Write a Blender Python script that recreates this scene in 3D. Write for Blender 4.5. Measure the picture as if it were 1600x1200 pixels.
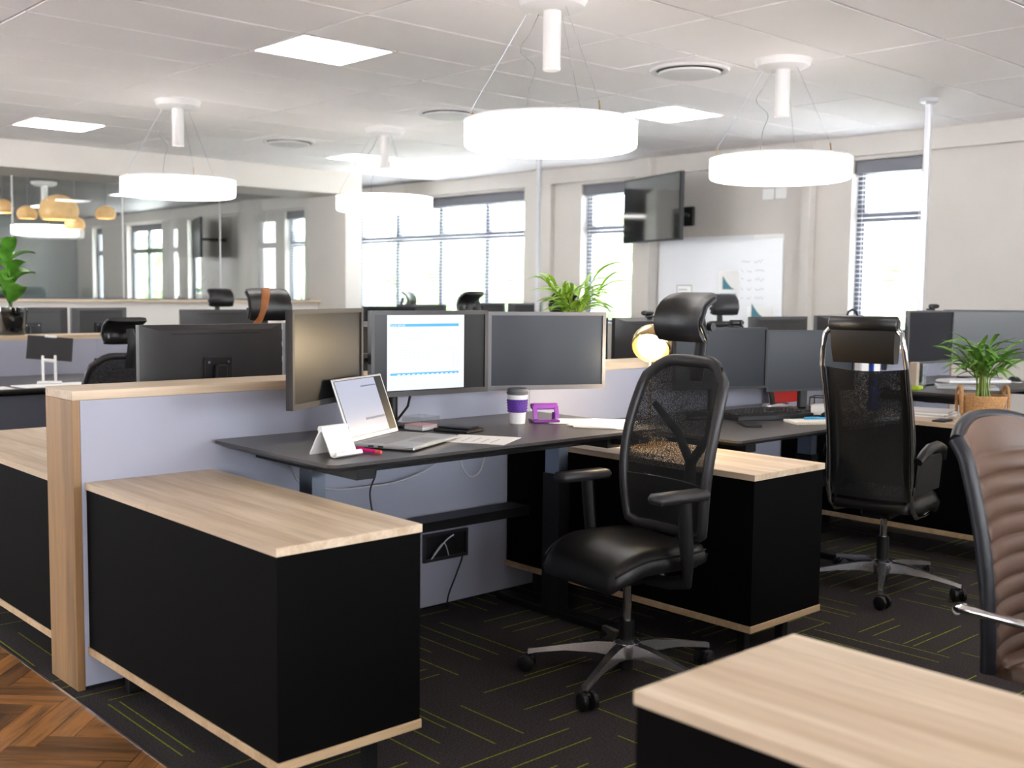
import bpy, bmesh, math, random
from mathutils import Matrix, Vector
random.seed(7)
S = bpy.context.scene
for o in list(bpy.data.objects):
    bpy.data.objects.remove(o)
PI = math.pi
R = math.radians

# ------------------------------------------------------------ camera, sky, exposure
CAM_H = 1.275
yaw, pitch, roll = 0.828139, -0.0828010, 0.0112248
fwd = Vector((math.cos(pitch)*math.cos(yaw), math.cos(pitch)*math.sin(yaw), math.sin(pitch)))
rt = Vector((math.sin(yaw), -math.cos(yaw), 0)); up = rt.cross(fwd)
rt2 = math.cos(roll)*rt + math.sin(roll)*up; up2 = -math.sin(roll)*rt + math.cos(roll)*up
cd = bpy.data.cameras.new('camera'); cam = bpy.data.objects.new('camera', cd); S.collection.objects.link(cam)
cam.matrix_world = Matrix(((rt2.x, up2.x, -fwd.x, 0), (rt2.y, up2.y, -fwd.y, 0), (rt2.z, up2.z, -fwd.z, CAM_H), (0, 0, 0, 1)))
cd.sensor_width = 36; cd.sensor_fit = 'HORIZONTAL'; cd.lens = 36*1718.04/1600
cd.clip_start = 0.05; cd.clip_end = 200
cd.dof.use_dof = True; cd.dof.focus_distance = 3.9; cd.dof.aperture_fstop = 3.2
S.camera = cam

w = bpy.data.worlds.new('sky'); S.world = w; w.use_nodes = True
wn = w.node_tree; bg = wn.nodes['Background']
tc = wn.nodes.new('ShaderNodeTexCoord'); sp = wn.nodes.new('ShaderNodeSeparateXYZ'); rp = wn.nodes.new('ShaderNodeValToRGB')
wn.links.new(tc.outputs['Generated'], sp.inputs[0]); wn.links.new(sp.outputs['Z'], rp.inputs[0]); wn.links.new(rp.outputs[0], bg.inputs[0])
rp.color_ramp.elements[0].position = 0.0; rp.color_ramp.elements[0].color = (0.92, 0.96, 1.0, 1)
rp.color_ramp.elements[1].position = 0.7; rp.color_ramp.elements[1].color = (0.72, 0.84, 1.0, 1)
bg.inputs[1].default_value = 10.0
sd = bpy.data.lights.new('sun', 'SUN'); sd.energy = 66.0; sd.angle = R(1.0); sd.color = (1.0, 0.98, 0.97)
so = bpy.data.objects.new('sun', sd); S.collection.objects.link(so); so.rotation_euler = Vector((0.02, 0.5, -0.86)).to_track_quat('-Z', 'Y').to_euler()

S.view_settings.view_transform = 'Standard'; S.view_settings.look = 'None'
S.view_settings.gamma = 1.0; S.view_settings.use_curve_mapping = False
S.view_settings.exposure = 1.0
S.cycles.max_bounces = 8; S.cycles.diffuse_bounces = 5; S.cycles.glossy_bounces = 4; S.cycles.transparent_max_bounces = 16
S.cycles.transmission_bounces = 6
S.cycles.caustics_reflective = False; S.cycles.caustics_refractive = False
S.cycles.sample_clamp_indirect = 60.0
S.cycles.use_denoising = True

RING_STRENGTH = 2.4
RING_TOP = 0.5
PANEL_STRENGTH = 6.0
LAMP_POWER = 5.5

# ------------------------------------------------------------ materials
MATS = {}
def srgb(r, g, b):
    f = lambda c: (c/255/12.92) if c/255 <= 0.04045 else ((c/255+0.055)/1.055)**2.4
    return (f(r), f(g), f(b), 1)
def base(name):
    m = bpy.data.materials.new(name); m.use_nodes = True; MATS[name] = m
    return m, m.node_tree, m.node_tree.nodes['Principled BSDF']
def mat(name, col, rough=0.5, metal=0.0, spec=0.5, noise=0.0, nscale=20, bump=0.0, bscale=200, emit=0.0, ecol=None, coat=0.0, alpha=1.0):
    m, t, b = base(name)
    b.inputs['Base Color'].default_value = col; b.inputs['Roughness'].default_value = rough
    b.inputs['Metallic'].default_value = metal; b.inputs['Specular IOR Level'].default_value = spec
    b.inputs['Coat Weight'].default_value = coat
    if emit:
        b.inputs['Emission Color'].default_value = ecol or col; b.inputs['Emission Strength'].default_value = emit
    tcn = t.nodes.new('ShaderNodeTexCoord')
    if noise:
        n = t.nodes.new('ShaderNodeTexNoise'); n.inputs['Scale'].default_value = nscale; n.inputs['Detail'].default_value = 4
        t.links.new(tcn.outputs['Object'], n.inputs['Vector'])
        r = t.nodes.new('ShaderNodeValToRGB')
        r.color_ramp.elements[0].color = tuple(c*(1-noise) for c in col[:3])+(1,); r.color_ramp.elements[1].color = tuple(min(1, c*(1+noise)) for c in col[:3])+(1,)
        r.color_ramp.elements[0].position = 0.3; r.color_ramp.elements[1].position = 0.7
        t.links.new(n.outputs['Fac'], r.inputs[0]); t.links.new(r.outputs[0], b.inputs['Base Color'])
    if bump:
        n = t.nodes.new('ShaderNodeTexNoise'); n.inputs['Scale'].default_value = bscale; n.inputs['Detail'].default_value = 3
        t.links.new(tcn.outputs['Object'], n.inputs['Vector'])
        bp = t.nodes.new('ShaderNodeBump'); bp.inputs['Strength'].default_value = bump; bp.inputs['Distance'].default_value = 0.01
        t.links.new(n.outputs['Fac'], bp.inputs['Height']); t.links.new(bp.outputs[0], b.inputs['Normal'])
    return m
def wood(name, axis, light, dark, rough=0.45, per_object=False, stretch=18, cross=9):
    """grain running along one axis (0 x, 1 y, 2 z)"""
    m, t, b = base(name)
    tcn = t.nodes.new('ShaderNodeTexCoord'); mp = t.nodes.new('ShaderNodeMapping')
    sc = [cross]*3; sc[axis] = cross/stretch; mp.inputs['Scale'].default_value = sc
    t.links.new(tcn.outputs['Object'], mp.inputs['Vector'])
    if per_object:
        oi = t.nodes.new('ShaderNodeObjectInfo'); cx = t.nodes.new('ShaderNodeCombineXYZ')
        mu = t.nodes.new('ShaderNodeMath'); mu.operation = 'MULTIPLY'; mu.inputs[1].default_value = 37.0
        t.links.new(oi.outputs['Random'], mu.inputs[0])
        for k in range(3): t.links.new(mu.outputs[0], cx.inputs[k])
        t.links.new(cx.outputs[0], mp.inputs['Location'])
    n = t.nodes.new('ShaderNodeTexNoise'); n.inputs['Scale'].default_value = 1.0; n.inputs['Detail'].default_value = 5; n.inputs['Distortion'].default_value = 0.6
    n.inputs['Roughness'].default_value = 0.6
    t.links.new(mp.outputs[0], n.inputs['Vector'])
    r = t.nodes.new('ShaderNodeValToRGB'); e = r.color_ramp.elements
    e[0].position = 0.28; e[0].color = dark; e[1].position = 0.56; e[1].color = light
    t.links.new(n.outputs['Fac'], r.inputs[0])
    n2 = t.nodes.new('ShaderNodeTexNoise'); n2.inputs['Scale'].default_value = 9.0; n2.inputs['Detail'].default_value = 3
    t.links.new(mp.outputs[0], n2.inputs['Vector'])
    mx = t.nodes.new('ShaderNodeMix'); mx.data_type = 'RGBA'; mx.blend_type = 'MULTIPLY'
    mr = t.nodes.new('ShaderNodeMapRange'); mr.inputs[1].default_value = 0.3; mr.inputs[2].default_value = 0.7; mr.inputs[3].default_value = 0.86; mr.inputs[4].default_value = 1.04
    t.links.new(n2.outputs['Fac'], mr.inputs[0])
    cmb = t.nodes.new('ShaderNodeCombineColor')
    for k in range(3): t.links.new(mr.outputs[0], cmb.inputs[k])
    mx.inputs[0].default_value = 1.0
    t.links.new(r.outputs[0], mx.inputs[6]); t.links.new(cmb.outputs[0], mx.inputs[7])
    out = mx.outputs[2]
    if per_object:
        hr = t.nodes.new('ShaderNodeMapRange'); hr.inputs[3].default_value = 0.45; hr.inputs[4].default_value = 1.25
        t.links.new(oi.outputs['Random'], hr.inputs[0])
        hs = t.nodes.new('ShaderNodeHueSaturation'); t.links.new(out, hs.inputs['Color']); t.links.new(hr.outputs[0], hs.inputs['Value'])
        out = hs.outputs[0]
    t.links.new(out, b.inputs['Base Color']); b.inputs['Roughness'].default_value = rough
    return m
def glass(name, tint=(0.95, 0.98, 0.97, 1), gl=1.0, extra=0.0):
    m, t, b = base(name); t.nodes.remove(b)
    tr = t.nodes.new('ShaderNodeBsdfTransparent'); tr.inputs[0].default_value = tint
    g = t.nodes.new('ShaderNodeBsdfGlossy'); g.inputs['Roughness'].default_value = 0.01; g.inputs[0].default_value = (gl, gl, gl, 1)
    fr = t.nodes.new('ShaderNodeFresnel'); fr.inputs[0].default_value = 1.45
    ge = t.nodes.new('ShaderNodeNewGeometry'); io = t.nodes.new('ShaderNodeMapRange'); io.inputs[3].default_value = 1.45; io.inputs[4].default_value = 1/1.45   # same ior from both sides
    t.links.new(ge.outputs['Backfacing'], io.inputs[0]); t.links.new(io.outputs[0], fr.inputs[0])
    ad = t.nodes.new('ShaderNodeMath'); ad.operation = 'ADD'; ad.inputs[1].default_value = extra; t.links.new(fr.outputs[0], ad.inputs[0])
    mx = t.nodes.new('ShaderNodeMixShader'); t.links.new(ad.outputs[0], mx.inputs[0]); t.links.new(tr.outputs[0], mx.inputs[1]); t.links.new(g.outputs[0], mx.inputs[2])
    t.links.new(mx.outputs[0], t.nodes['Material Output'].inputs[0])
    return m
def meshcloth(name, col, opacity, pitch=350):
    m, t, b = base(name)
    b.inputs['Base Color'].default_value = col; b.inputs['Roughness'].default_value = 0.6
    tr = t.nodes.new('ShaderNodeBsdfTransparent'); tcn = t.nodes.new('ShaderNodeTexCoord')
    ck = t.nodes.new('ShaderNodeTexVoronoi'); ck.inputs['Scale'].default_value = pitch; t.links.new(tcn.outputs['Object'], ck.inputs['Vector'])
    gt = t.nodes.new('ShaderNodeMath'); gt.operation = 'GREATER_THAN'; gt.inputs[1].default_value = opacity
    t.links.new(ck.outputs['Distance'], gt.inputs[0])
    mx = t.nodes.new('ShaderNodeMixShader'); t.links.new(gt.outputs[0], mx.inputs[0]); t.links.new(tr.outputs[0], mx.inputs[1]); t.links.new(b.outputs[0], mx.inputs[2])
    t.links.new(mx.outputs[0], t.nodes['Material Output'].inputs[0])
    return m

mat('wall', srgb(206, 200, 193), 0.7, noise=0.015, nscale=3)
mat('wall_white', srgb(228, 222, 216), 0.7)
mat('wall_grey', srgb(120, 126, 126), 0.7)
mat('ceil', srgb(247, 243, 241), 0.8, noise=0.01, nscale=2, bump=0.05, bscale=300)
mat('ceil_gap', srgb(120, 115, 112), 0.5)
mat('carpet', srgb(66, 61, 62), 0.95, spec=0.1, noise=0.45, nscale=170, bump=0.6, bscale=260)
mat('yarn', srgb(138, 150, 44), 0.95, spec=0.1, noise=0.4, nscale=130)
mat('subfloor', srgb(110, 72, 40), 0.5)
wood('parquet', 0, srgb(186, 126, 66), srgb(84, 54, 32), 0.38, per_object=True, stretch=10, cross=30)
OL, OD = srgb(230, 209, 182), srgb(194, 164, 130)
wood('oak_x', 0, OL, OD); wood('oak_y', 1, OL, OD); wood('oak_z_shaded', 2, srgb(176, 138, 94), srgb(118, 84, 52))  # upright end wood is the same oak, shade darkened into its colour
wood('oak_edge', 0, srgb(222, 192, 152), srgb(186, 150, 110))
mat('panel', srgb(168, 170, 186), 0.55, noise=0.01, nscale=4)
mat('cabinet_black', srgb(10, 9, 9), 0.65, spec=0.05)
mat('desk_black', srgb(66, 63, 62), 0.34, spec=0.6, bump=0.03, bscale=500)
mat('black_metal', srgb(20, 20, 21), 0.45, spec=0.4)
mat('black_plastic', srgb(24, 24, 26), 0.45, spec=0.45)
mat('dark_plastic', srgb(46, 45, 47), 0.42, spec=0.5)
mat('bezel', srgb(58, 56, 56), 0.4, spec=0.5)
mat('bezel_grey', srgb(96, 94, 97), 0.4)
mat('screen_off', srgb(10, 11, 14), 0.3, spec=0.4)
mat('screen_matte', srgb(14, 20, 31), 0.33, spec=0.35)
mat('tv_screen', srgb(8, 9, 10), 0.05, spec=1.0)
mat('leather', srgb(20, 19, 19), 0.32, spec=0.5, bump=0.12, bscale=420)
mat('leather_warm_sheen', srgb(92, 68, 54), 0.4, spec=0.5, bump=0.12, bscale=380, noise=0.12, nscale=6)  # blackish leather, its warm reflected sheen painted in as brown
mat('leather_navy', srgb(26, 28, 36), 0.4, spec=0.5, bump=0.1, bscale=400)
mat('strap', srgb(158, 98, 52), 0.5, noise=0.1)
mat('aluminium', srgb(214, 214, 217), 0.2, metal=0.92)
mat('chrome', srgb(225, 225, 228), 0.06, metal=1.0)
mat('steel', srgb(150, 160, 175), 0.35, metal=1.0)
mat('brass', srgb(214, 188, 140), 0.25, metal=1.0)
mat('white_plastic', srgb(240, 239, 237), 0.45)
mat('lamp_white', srgb(214, 211, 209), 0.5)
mat('pipe', srgb(205, 205, 208), 0.4, metal=0.3)
mat('ring_glow', srgb(255, 250, 244), 0.5, emit=RING_STRENGTH, ecol=(1.0, 0.965, 0.94, 1))
mat('top_glow', srgb(255, 250, 244), 0.5, emit=RING_TOP, ecol=(1.0, 0.965, 0.94, 1))
mat('panel_glow', srgb(255, 250, 244), 0.5, emit=PANEL_STRENGTH, ecol=(1.0, 0.96, 0.92, 1))
mat('bulb_glow', srgb(255, 240, 215), 0.5, emit=14.0, ecol=(1.0, 0.80, 0.52, 1))
mat('pendant_glow', srgb(255, 235, 200), 0.5, emit=8.0, ecol=(1.0, 0.84, 0.62, 1))
mat('amber', srgb(206, 164, 108), 0.4, emit=0.22, ecol=srgb(235, 185, 120), noise=0.15, nscale=14)
mat('frame_grey', srgb(92, 94, 102), 0.45)
mat('blind', srgb(206, 208, 216), 0.5)
mat('headbox', srgb(112, 112, 120), 0.5)
glass('window_glass', (0.97, 0.99, 0.98, 1))
glass('partition_glass', (0.965, 0.985, 0.975, 1), extra=0.02)
glass('clear_glass', (0.93, 0.95, 0.95, 1), extra=0.04)
glass('smoked_glass', (0.38, 0.38, 0.38, 1), extra=0.04)
meshcloth('mesh_black', srgb(18, 18, 18), 0.45, 520)
meshcloth('mesh_mid', srgb(16, 16, 17), 0.37, 520)
meshcloth('mesh_dark', srgb(16, 16, 17), 0.24, 520)
mat('paper', srgb(246, 245, 243), 0.7)
mat('paper_pink', srgb(240, 190, 195), 0.7)
mat('paper_grey', srgb(205, 203, 204), 0.7)
mat('ink', srgb(120, 122, 128), 0.7)
mat('ink_faint', srgb(176, 178, 184), 0.7)
mat('teal', srgb(70, 125, 140), 0.6)
mat('blue_line', srgb(110, 165, 190), 0.6)
mat('whiteboard', srgb(236, 237, 240), 0.25)
mat('page_glow', srgb(120, 124, 132), 0.5, emit=0.42, ecol=srgb(232, 238, 250))
mat('bar_glow', srgb(60, 140, 190), 0.5, emit=0.42, ecol=srgb(52, 132, 186))
mat('line_glow', srgb(170, 180, 196), 0.5, emit=0.15, ecol=srgb(150, 158, 176))
mat('laptop_glow', srgb(90, 94, 110), 0.25, emit=0.32, ecol=srgb(205, 210, 228), spec=0.8)
mat('laptop_bar', srgb(90, 95, 115), 0.3, emit=0.2, ecol=srgb(100, 105, 125))
mat('silver', srgb(200, 200, 200), 0.35, metal=0.6)
mat('keys', srgb(170, 168, 166), 0.5)
mat('pink', srgb(224, 20, 120), 0.35)
mat('pen_orange', srgb(240, 90, 80), 0.35)
mat('cup_white', srgb(236, 234, 232), 0.4)
mat('cup_purple', srgb(92, 48, 150), 0.5)
mat('cup_lid', srgb(92, 92, 98), 0.5)
mat('purple', srgb(158, 72, 178), 0.35)
mat('purple_dark', srgb(110, 40, 130), 0.35)
mat('red', srgb(176, 24, 18), 0.5)
mat('blue', srgb(24, 74, 170), 0.5)
mat('cyan', srgb(40, 150, 200), 0.4)
mat('lime', srgb(176, 205, 50), 0.5)
mat('pencil_wood', srgb(196, 178, 158), 0.6)
mat('basket', srgb(186, 140, 92), 0.8, noise=0.25, nscale=90, bump=0.5, bscale=160)
mat('soil', srgb(60, 45, 34), 0.9)
mat('leaf', srgb(104, 152, 56), 0.45, noise=0.3, nscale=18)
mat('leaf_bright', srgb(128, 170, 42), 0.45, noise=0.3, nscale=18)
mat('leaf_fig', srgb(84, 140, 44), 0.4, noise=0.3, nscale=14)
mat('stem', srgb(120, 140, 60), 0.5)
mat('trunk', srgb(84, 66, 48), 0.8)
mat('cable_black', srgb(14, 14, 15), 0.5)
mat('cable_white', srgb(205, 205, 205), 0.5)
mat('cream_label', srgb(228, 208, 160), 0.6)
mat('foliage', srgb(84, 106, 62), 0.8, noise=0.75, nscale=3.0)
mat('bounce_paving', srgb(203, 202, 202), 0.9, noise=0.1, nscale=0.6)  # pale paving, kept light to bounce daylight up onto the ceiling

# ------------------------------------------------------------ mesh helpers
def spline(pts, n=6):
    P = [Vector(p) for p in pts]; out = []
    for i in range(len(P)-1):
        p0, p1, p2, p3 = P[max(i-1,0)], P[i], P[i+1], P[min(i+2,len(P)-1)]
        for k in range(n):
            s = k/n; out.append(.5*((2*p1)+(p2-p0)*s+(2*p0-5*p1+4*p2-p3)*s*s+(-p0+3*p1-3*p2+p3)*s**3))
    return out+[P[-1]]
class MB:
    def __init__(s): s.v = []; s.f = []; s.m = Matrix.Identity(4)
    def add(s, vs, fs):
        o = len(s.v)
        s.v += [tuple(s.m @ Vector(v)) for v in vs]; s.f += [tuple(i+o for i in f) for f in fs]
        return s
    def box(s, x0, x1, y0, y1, z0, z1, c=0.0):
        if x0 > x1: x0, x1 = x1, x0
        if y0 > y1: y0, y1 = y1, y0
        if z0 > z1: z0, z1 = z1, z0
        if c <= 0:
            return s.add([(x0,y0,z0),(x1,y0,z0),(x1,y1,z0),(x0,y1,z0),(x0,y0,z1),(x1,y0,z1),(x1,y1,z1),(x0,y1,z1)],
                  [(0,3,2,1),(4,5,6,7),(0,1,5,4),(1,2,6,5),(2,3,7,6),(3,0,4,7)])
        c = min(c, (x1-x0)*.49, (y1-y0)*.49, (z1-z0)*.49)
        cx, cy, cz = (x0+x1)/2, (y0+y1)/2, (z0+z1)/2; hx, hy, hz = (x1-x0)/2, (y1-y0)/2, (z1-z0)/2
        vs = []; ix = {}
        for sx in (-1, 1):
            for sy in (-1, 1):
                for sz in (-1, 1):
                    for k in range(3):
                        p = [hx-c, hy-c, hz-c]; p[k] += c
                        ix[(sx,sy,sz,k)] = len(vs); vs.append((cx+sx*p[0], cy+sy*p[1], cz+sz*p[2]))
        fs = []
        for k in range(3):
            a, b = [(1,2),(0,2),(0,1)][k]
            for sg in (-1, 1):
                q = []
                for (p1, p2) in ((-1,-1),(1,-1),(1,1),(-1,1)):
                    t = [0,0,0]; t[k] = sg; t[a] = p1; t[b] = p2; q.append(ix[(*t,k)])
                fs.append(tuple(q))
            for s1 in (-1, 1):
                for s2 in (-1, 1):
                    q = []
                    for (kk, sg) in ((a,-1),(a,1),(b,1),(b,-1)):
                        t = [0,0,0]; t[k] = sg; t[a] = s1; t[b] = s2; q.append(ix[(*t,kk)])
                    fs.append(tuple(q))
        for sx in (-1, 1):
            for sy in (-1, 1):
                for sz in (-1, 1): fs.append(tuple(ix[(sx,sy,sz,k)] for k in range(3)))
        return s.add(vs, fs)
    def cbox(s, cx, cy, cz, lx, ly, lz, c=0.0):
        return s.box(cx-lx/2, cx+lx/2, cy-ly/2, cy+ly/2, cz-lz/2, cz+lz/2, c)
    def lathe(s, prof, n=24, c=(0,0,0)):
        vs = []; rows = []
        for r, z in prof:
            if r < 1e-6: rows.append([len(vs)]); vs.append((c[0], c[1], c[2]+z))
            else:
                rows.append(list(range(len(vs), len(vs)+n)))
                vs += [(c[0]+r*math.cos(2*PI*i/n), c[1]+r*math.sin(2*PI*i/n), c[2]+z) for i in range(n)]
        fs = []
        for a, b in zip(rows, rows[1:]):
            for i in range(n):
                j = (i+1) % n
                if len(a) == 1 and len(b) == 1: continue
                if len(a) == 1: fs.append((a[0], b[j], b[i]))
                elif len(b) == 1: fs.append((a[i], a[j], b[0]))
                else: fs.append((a[i], a[j], b[j], b[i]))
        if len(rows[0]) > 1: fs.append(tuple(reversed(rows[0])))
        if len(rows[-1]) > 1: fs.append(tuple(rows[-1]))
        return s.add(vs, fs)
    def ring(s, prof, n=32, c=(0,0,0)):
        """closed profile swept around z"""
        vs = []; k = len(prof)
        for i in range(n):
            a = 2*PI*i/n
            vs += [(c[0]+r*math.cos(a), c[1]+r*math.sin(a), c[2]+z) for r, z in prof]
        fs = [(i*k+j, ((i+1) % n)*k+j, ((i+1) % n)*k+(j+1) % k, i*k+(j+1) % k) for i in range(n) for j in range(k)]
        return s.add(vs, fs)
    def tube(s, pts, r, n=8, closed=False, flat=1.0):
        P = [Vector(p) for p in pts]; N = len(P)
        rr = r if isinstance(r, (list, tuple)) else [r]*N
        T = []
        for i in range(N):
            a = P[i-1] if (i > 0 or closed) else P[i]; b = P[(i+1) % N] if (i < N-1 or closed) else P[i]
            d = (b-a); T.append(d.normalized() if d.length > 1e-9 else Vector((0,0,1)))
        u = Vector((0,0,1)) if abs(T[0].z) < 0.9 else Vector((1,0,0))
        u = (u-T[0]*u.dot(T[0])).normalized(); vs = []
        for i in range(N):
            u = (u-T[i]*u.dot(T[i]))
            u = u.normalized() if u.length > 1e-6 else Vector((1,0,0))
            b = T[i].cross(u)
            for k in range(n):
                a = 2*PI*k/n; vs.append(tuple(P[i]+u*(math.cos(a)*rr[i])+b*(math.sin(a)*rr[i]*flat)))
        fs = []
        for i in range(N if closed else N-1):
            j = (i+1) % N
            for k in range(n):
                l = (k+1) % n; fs.append((i*n+k, i*n+l, j*n+l, j*n+k))
        if not closed: fs.append(tuple(reversed(range(n)))); fs.append(tuple(range((N-1)*n, N*n)))
        return s.add(vs, fs)
    def cyl(s, p0, p1, r, r1=None, n=16): return s.tube([p0, p1], [r, r if r1 is None else r1], n)
    def prism(s, poly, z0, z1):
        n = len(poly)
        return s.add([(x,y,z0) for x,y in poly]+[(x,y,z1) for x,y in poly],
                     [tuple(reversed(range(n))), tuple(range(n,2*n))]+[(i,(i+1)%n,n+(i+1)%n,n+i) for i in range(n)])
    def sheet(s, front, back, nu, nv):
        """closed slab between two parametric surfaces f(u,v), u,v in 0..1"""
        vs = [front(i/nu, j/nv) for j in range(nv+1) for i in range(nu+1)]+[back(i/nu, j/nv) for j in range(nv+1) for i in range(nu+1)]
        k = (nu+1)*(nv+1); id_ = lambda i, j: j*(nu+1)+i
        fs = []
        for j in range(nv):
            for i in range(nu):
                q = (id_(i,j), id_(i+1,j), id_(i+1,j+1), id_(i,j+1)); fs.append(q); fs.append(tuple(k+x for x in reversed(q)))
        bd = [id_(i,0) for i in range(nu+1)]+[id_(nu,j) for j in range(1,nv+1)]+[id_(i,nv) for i in range(nu-1,-1,-1)]+[id_(0,j) for j in range(nv-1,0,-1)]
        for a, b in zip(bd, bd[1:]+bd[:1]): fs.append((b, a, k+a, k+b))
        return s.add(vs, fs)
    def strip(s, L, width, m=None):
        """leaf or ribbon: centre line points L, widths, slightly folded"""
        vs = []; n = len(L)
        for i in range(n):
            p = Vector(L[i]); d = (Vector(L[min(i+1,n-1)])-Vector(L[max(i-1,0)])).normalized()
            sd = d.cross(Vector((0,0,1))); sd = sd.normalized() if sd.length > 1e-4 else Vector((1,0,0))
            w_ = width[i]; upv = sd.cross(d)
            vs += [tuple(p-sd*w_+upv*w_*0.35), tuple(p), tuple(p+sd*w_+upv*w_*0.35)]
        fs = []
        for i in range(n-1):
            fs += [(3*i,3*i+1,3*i+4,3*i+3), (3*i+1,3*i+2,3*i+5,3*i+4)]
        return s.add(vs, fs)
    def mesh(s, name, mt, smooth=35, fix=True):
        me = bpy.data.meshes.new(name); me.from_pydata(s.v, [], s.f); me.update()
        if fix:
            bm = bmesh.new(); bm.from_mesh(me); bmesh.ops.recalc_face_normals(bm, faces=bm.faces); bm.to_mesh(me); bm.free()
        if smooth:
            me.polygons.foreach_set('use_smooth', [True]*len(me.polygons)); me.set_sharp_from_angle(angle=R(smooth))
        if mt: me.materials.append(MATS[mt])
        return me
C = S.collection
def link(name, me, parent=None, loc=(0,0,0), rot=(0,0,0)):
    o = bpy.data.objects.new(name, me); C.objects.link(o); o.location = loc; o.rotation_euler = rot
    if parent: o.parent = parent
    return o
def obj(name, mb, mt, parent=None, smooth=35, loc=(0,0,0), rot=(0,0,0), fix=True):
    return link(name, mb.mesh(name, mt, smooth, fix), parent, loc, rot)
def tag(o, label, cat, group=None):
    o['label'] = label; o['category'] = cat
    if group: o['group'] = group
    return o
def thing(name, label, cat, loc=(0,0,0), rz=0.0, group=None):
    o = link(name, None, None, loc, (0,0,rz)); o.empty_display_size = 0.1
    return tag(o, label, cat, group)
def struct(name, mb, mt, smooth=35):
    o = obj(name, mb, mt, None, smooth); o['kind'] = 'structure'; return o
def dup(root, loc, rz, label, group=None):
    def cp(o, p):
        c = o.copy(); C.objects.link(c); c.parent = p
        for ch in [x for x in bpy.data.objects if x.parent == o]: cp(ch, c)
        return c
    kids = [x for x in root.children]
    r = root.copy(); C.objects.link(r); r.parent = None; r.location = loc; r.rotation_euler = (0,0,rz); r['label'] = label
    if group: r['group'] = group
    for k in kids:
        c = k.copy(); C.objects.link(c); c.parent = r
        for g in list(k.children):
            d = g.copy(); C.objects.link(d); d.parent = c
    return r
def textmesh(txt, size, mt, name):
    cu = bpy.data.curves.new(name, 'FONT'); cu.body = txt; cu.size = size; cu.align_x = 'LEFT'
    to = bpy.data.objects.new('tmp', cu); C.objects.link(to)
    dg = bpy.context.evaluated_depsgraph_get(); me = bpy.data.meshes.new_from_object(to.evaluated_get(dg))
    bpy.data.objects.remove(to); me.materials.clear(); me.materials.append(MATS[mt]); me.name = name
    return me

# ------------------------------------------------------------ setting
ZC = 2.655; XW = 8.70; YB = 10.81; YF = 22.6; X0 = -4.0; Y0 = -5.0
XB = 1.253                                # where carpet meets parquet
f = struct('floor', MB().box(XB, XW+.3, Y0, YF, -0.1, 0.0), 'carpet')
fw = struct('floor_parquet', MB().box(X0, XB, Y0, YF, -0.1, -0.004), 'subfloor')
obj('edge_strip', MB().box(XB-.004, XB+.003, Y0, YF, -0.003, 0.0025), 'aluminium', fw)
# carpet: green yarn lines woven into alternating tiles
mb = MB(); rs = random.Random(3)
for i in range(0, 15):
    for j in range(-2, 22):
        x0, y0 = XB+i*0.5, -0.25+j*0.5
        if x0+.5 > XW: continue
        along = (i+j) % 2
        for k in range(rs.choice((4, 5, 5, 6))):
            q = (k+rs.uniform(.15, .85))/6*0.5; a = rs.choice((0, 0, 0, rs.uniform(0, .3))); b = a+rs.choice((.5, .5, rs.uniform(.2, .4))); b = min(b, .5); h = 0.0024
            if along: mb.add([(x0+a,y0+q-h,.0012),(x0+b,y0+q-h,.0012),(x0+b,y0+q+h,.0012),(x0+a,y0+q+h,.0012)], [(0,1,2,3)])
            else: mb.add([(x0+q-h,y0+a,.0012),(x0+q+h,y0+a,.0012),(x0+q+h,y0+b,.0012),(x0+q-h,y0+b,.0012)], [(0,1,2,3)])
yl = obj('yarn_lines', mb, 'yarn', f, 0); yl['kind'] = 'stuff'; yl['label'] = 'thin green yarn lines in the carpet'
# herringbone planks
def clip(poly, a, b, c):                   # keep a*x+b*y<=c
    out = []
    for p, q in zip(poly, poly[1:]+poly[:1]):
        dp, dq = a*p[0]+b*p[1]-c, a*q[0]+b*q[1]-c
        if dp <= 0: out.append(p)
        if dp*dq < 0: t = dp/(dp-dq); out.append((p[0]+(q[0]-p[0])*t, p[1]+(q[1]-p[1])*t))
    return out
PW, PN = 0.076, 5
cs, sn = math.cos(-PI/4), math.sin(-PI/4)
ox, oy = 1.25, 2.0
cnt = 0
for j in range(-60, 60):
    for mm in range(-10, 10):
        for vert in (0, 1):
            if not vert: u0, v0, lu, lv = j+mm*2*PN, j, PN, 1
            else: u0, v0, lu, lv = j+PN+mm*2*PN, j+1-PN, 1, PN
            cu_, cv_ = (u0+lu/2)*PW, (v0+lv/2)*PW
            X = ox+cu_*cs-cv_*sn; Y = oy+cu_*sn+cv_*cs
            if not (0.35 < X < XB+.2 and 2.4 < Y < 5.6): continue
            if X*0.735-Y*0.676 < -3.3: continue
            ang = -PI/4 if not vert else PI/4
            g = 0.0012; L, W = PN*PW/2-g, PW/2-g
            ca, sa = math.cos(ang), math.sin(ang)
            poly = [(-L,-W),(L,-W),(L,W),(-L,W)]
            poly = clip(poly, ca, -sa, XB-.003-X)
            if len(poly) < 3: continue
            cnt += 1
            obj('plank', MB().prism(poly, -0.004, 0.0006+random.uniform(0, .0006)), 'parquet', fw, 0, (X, Y, 0), (0, 0, ang))
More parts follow.
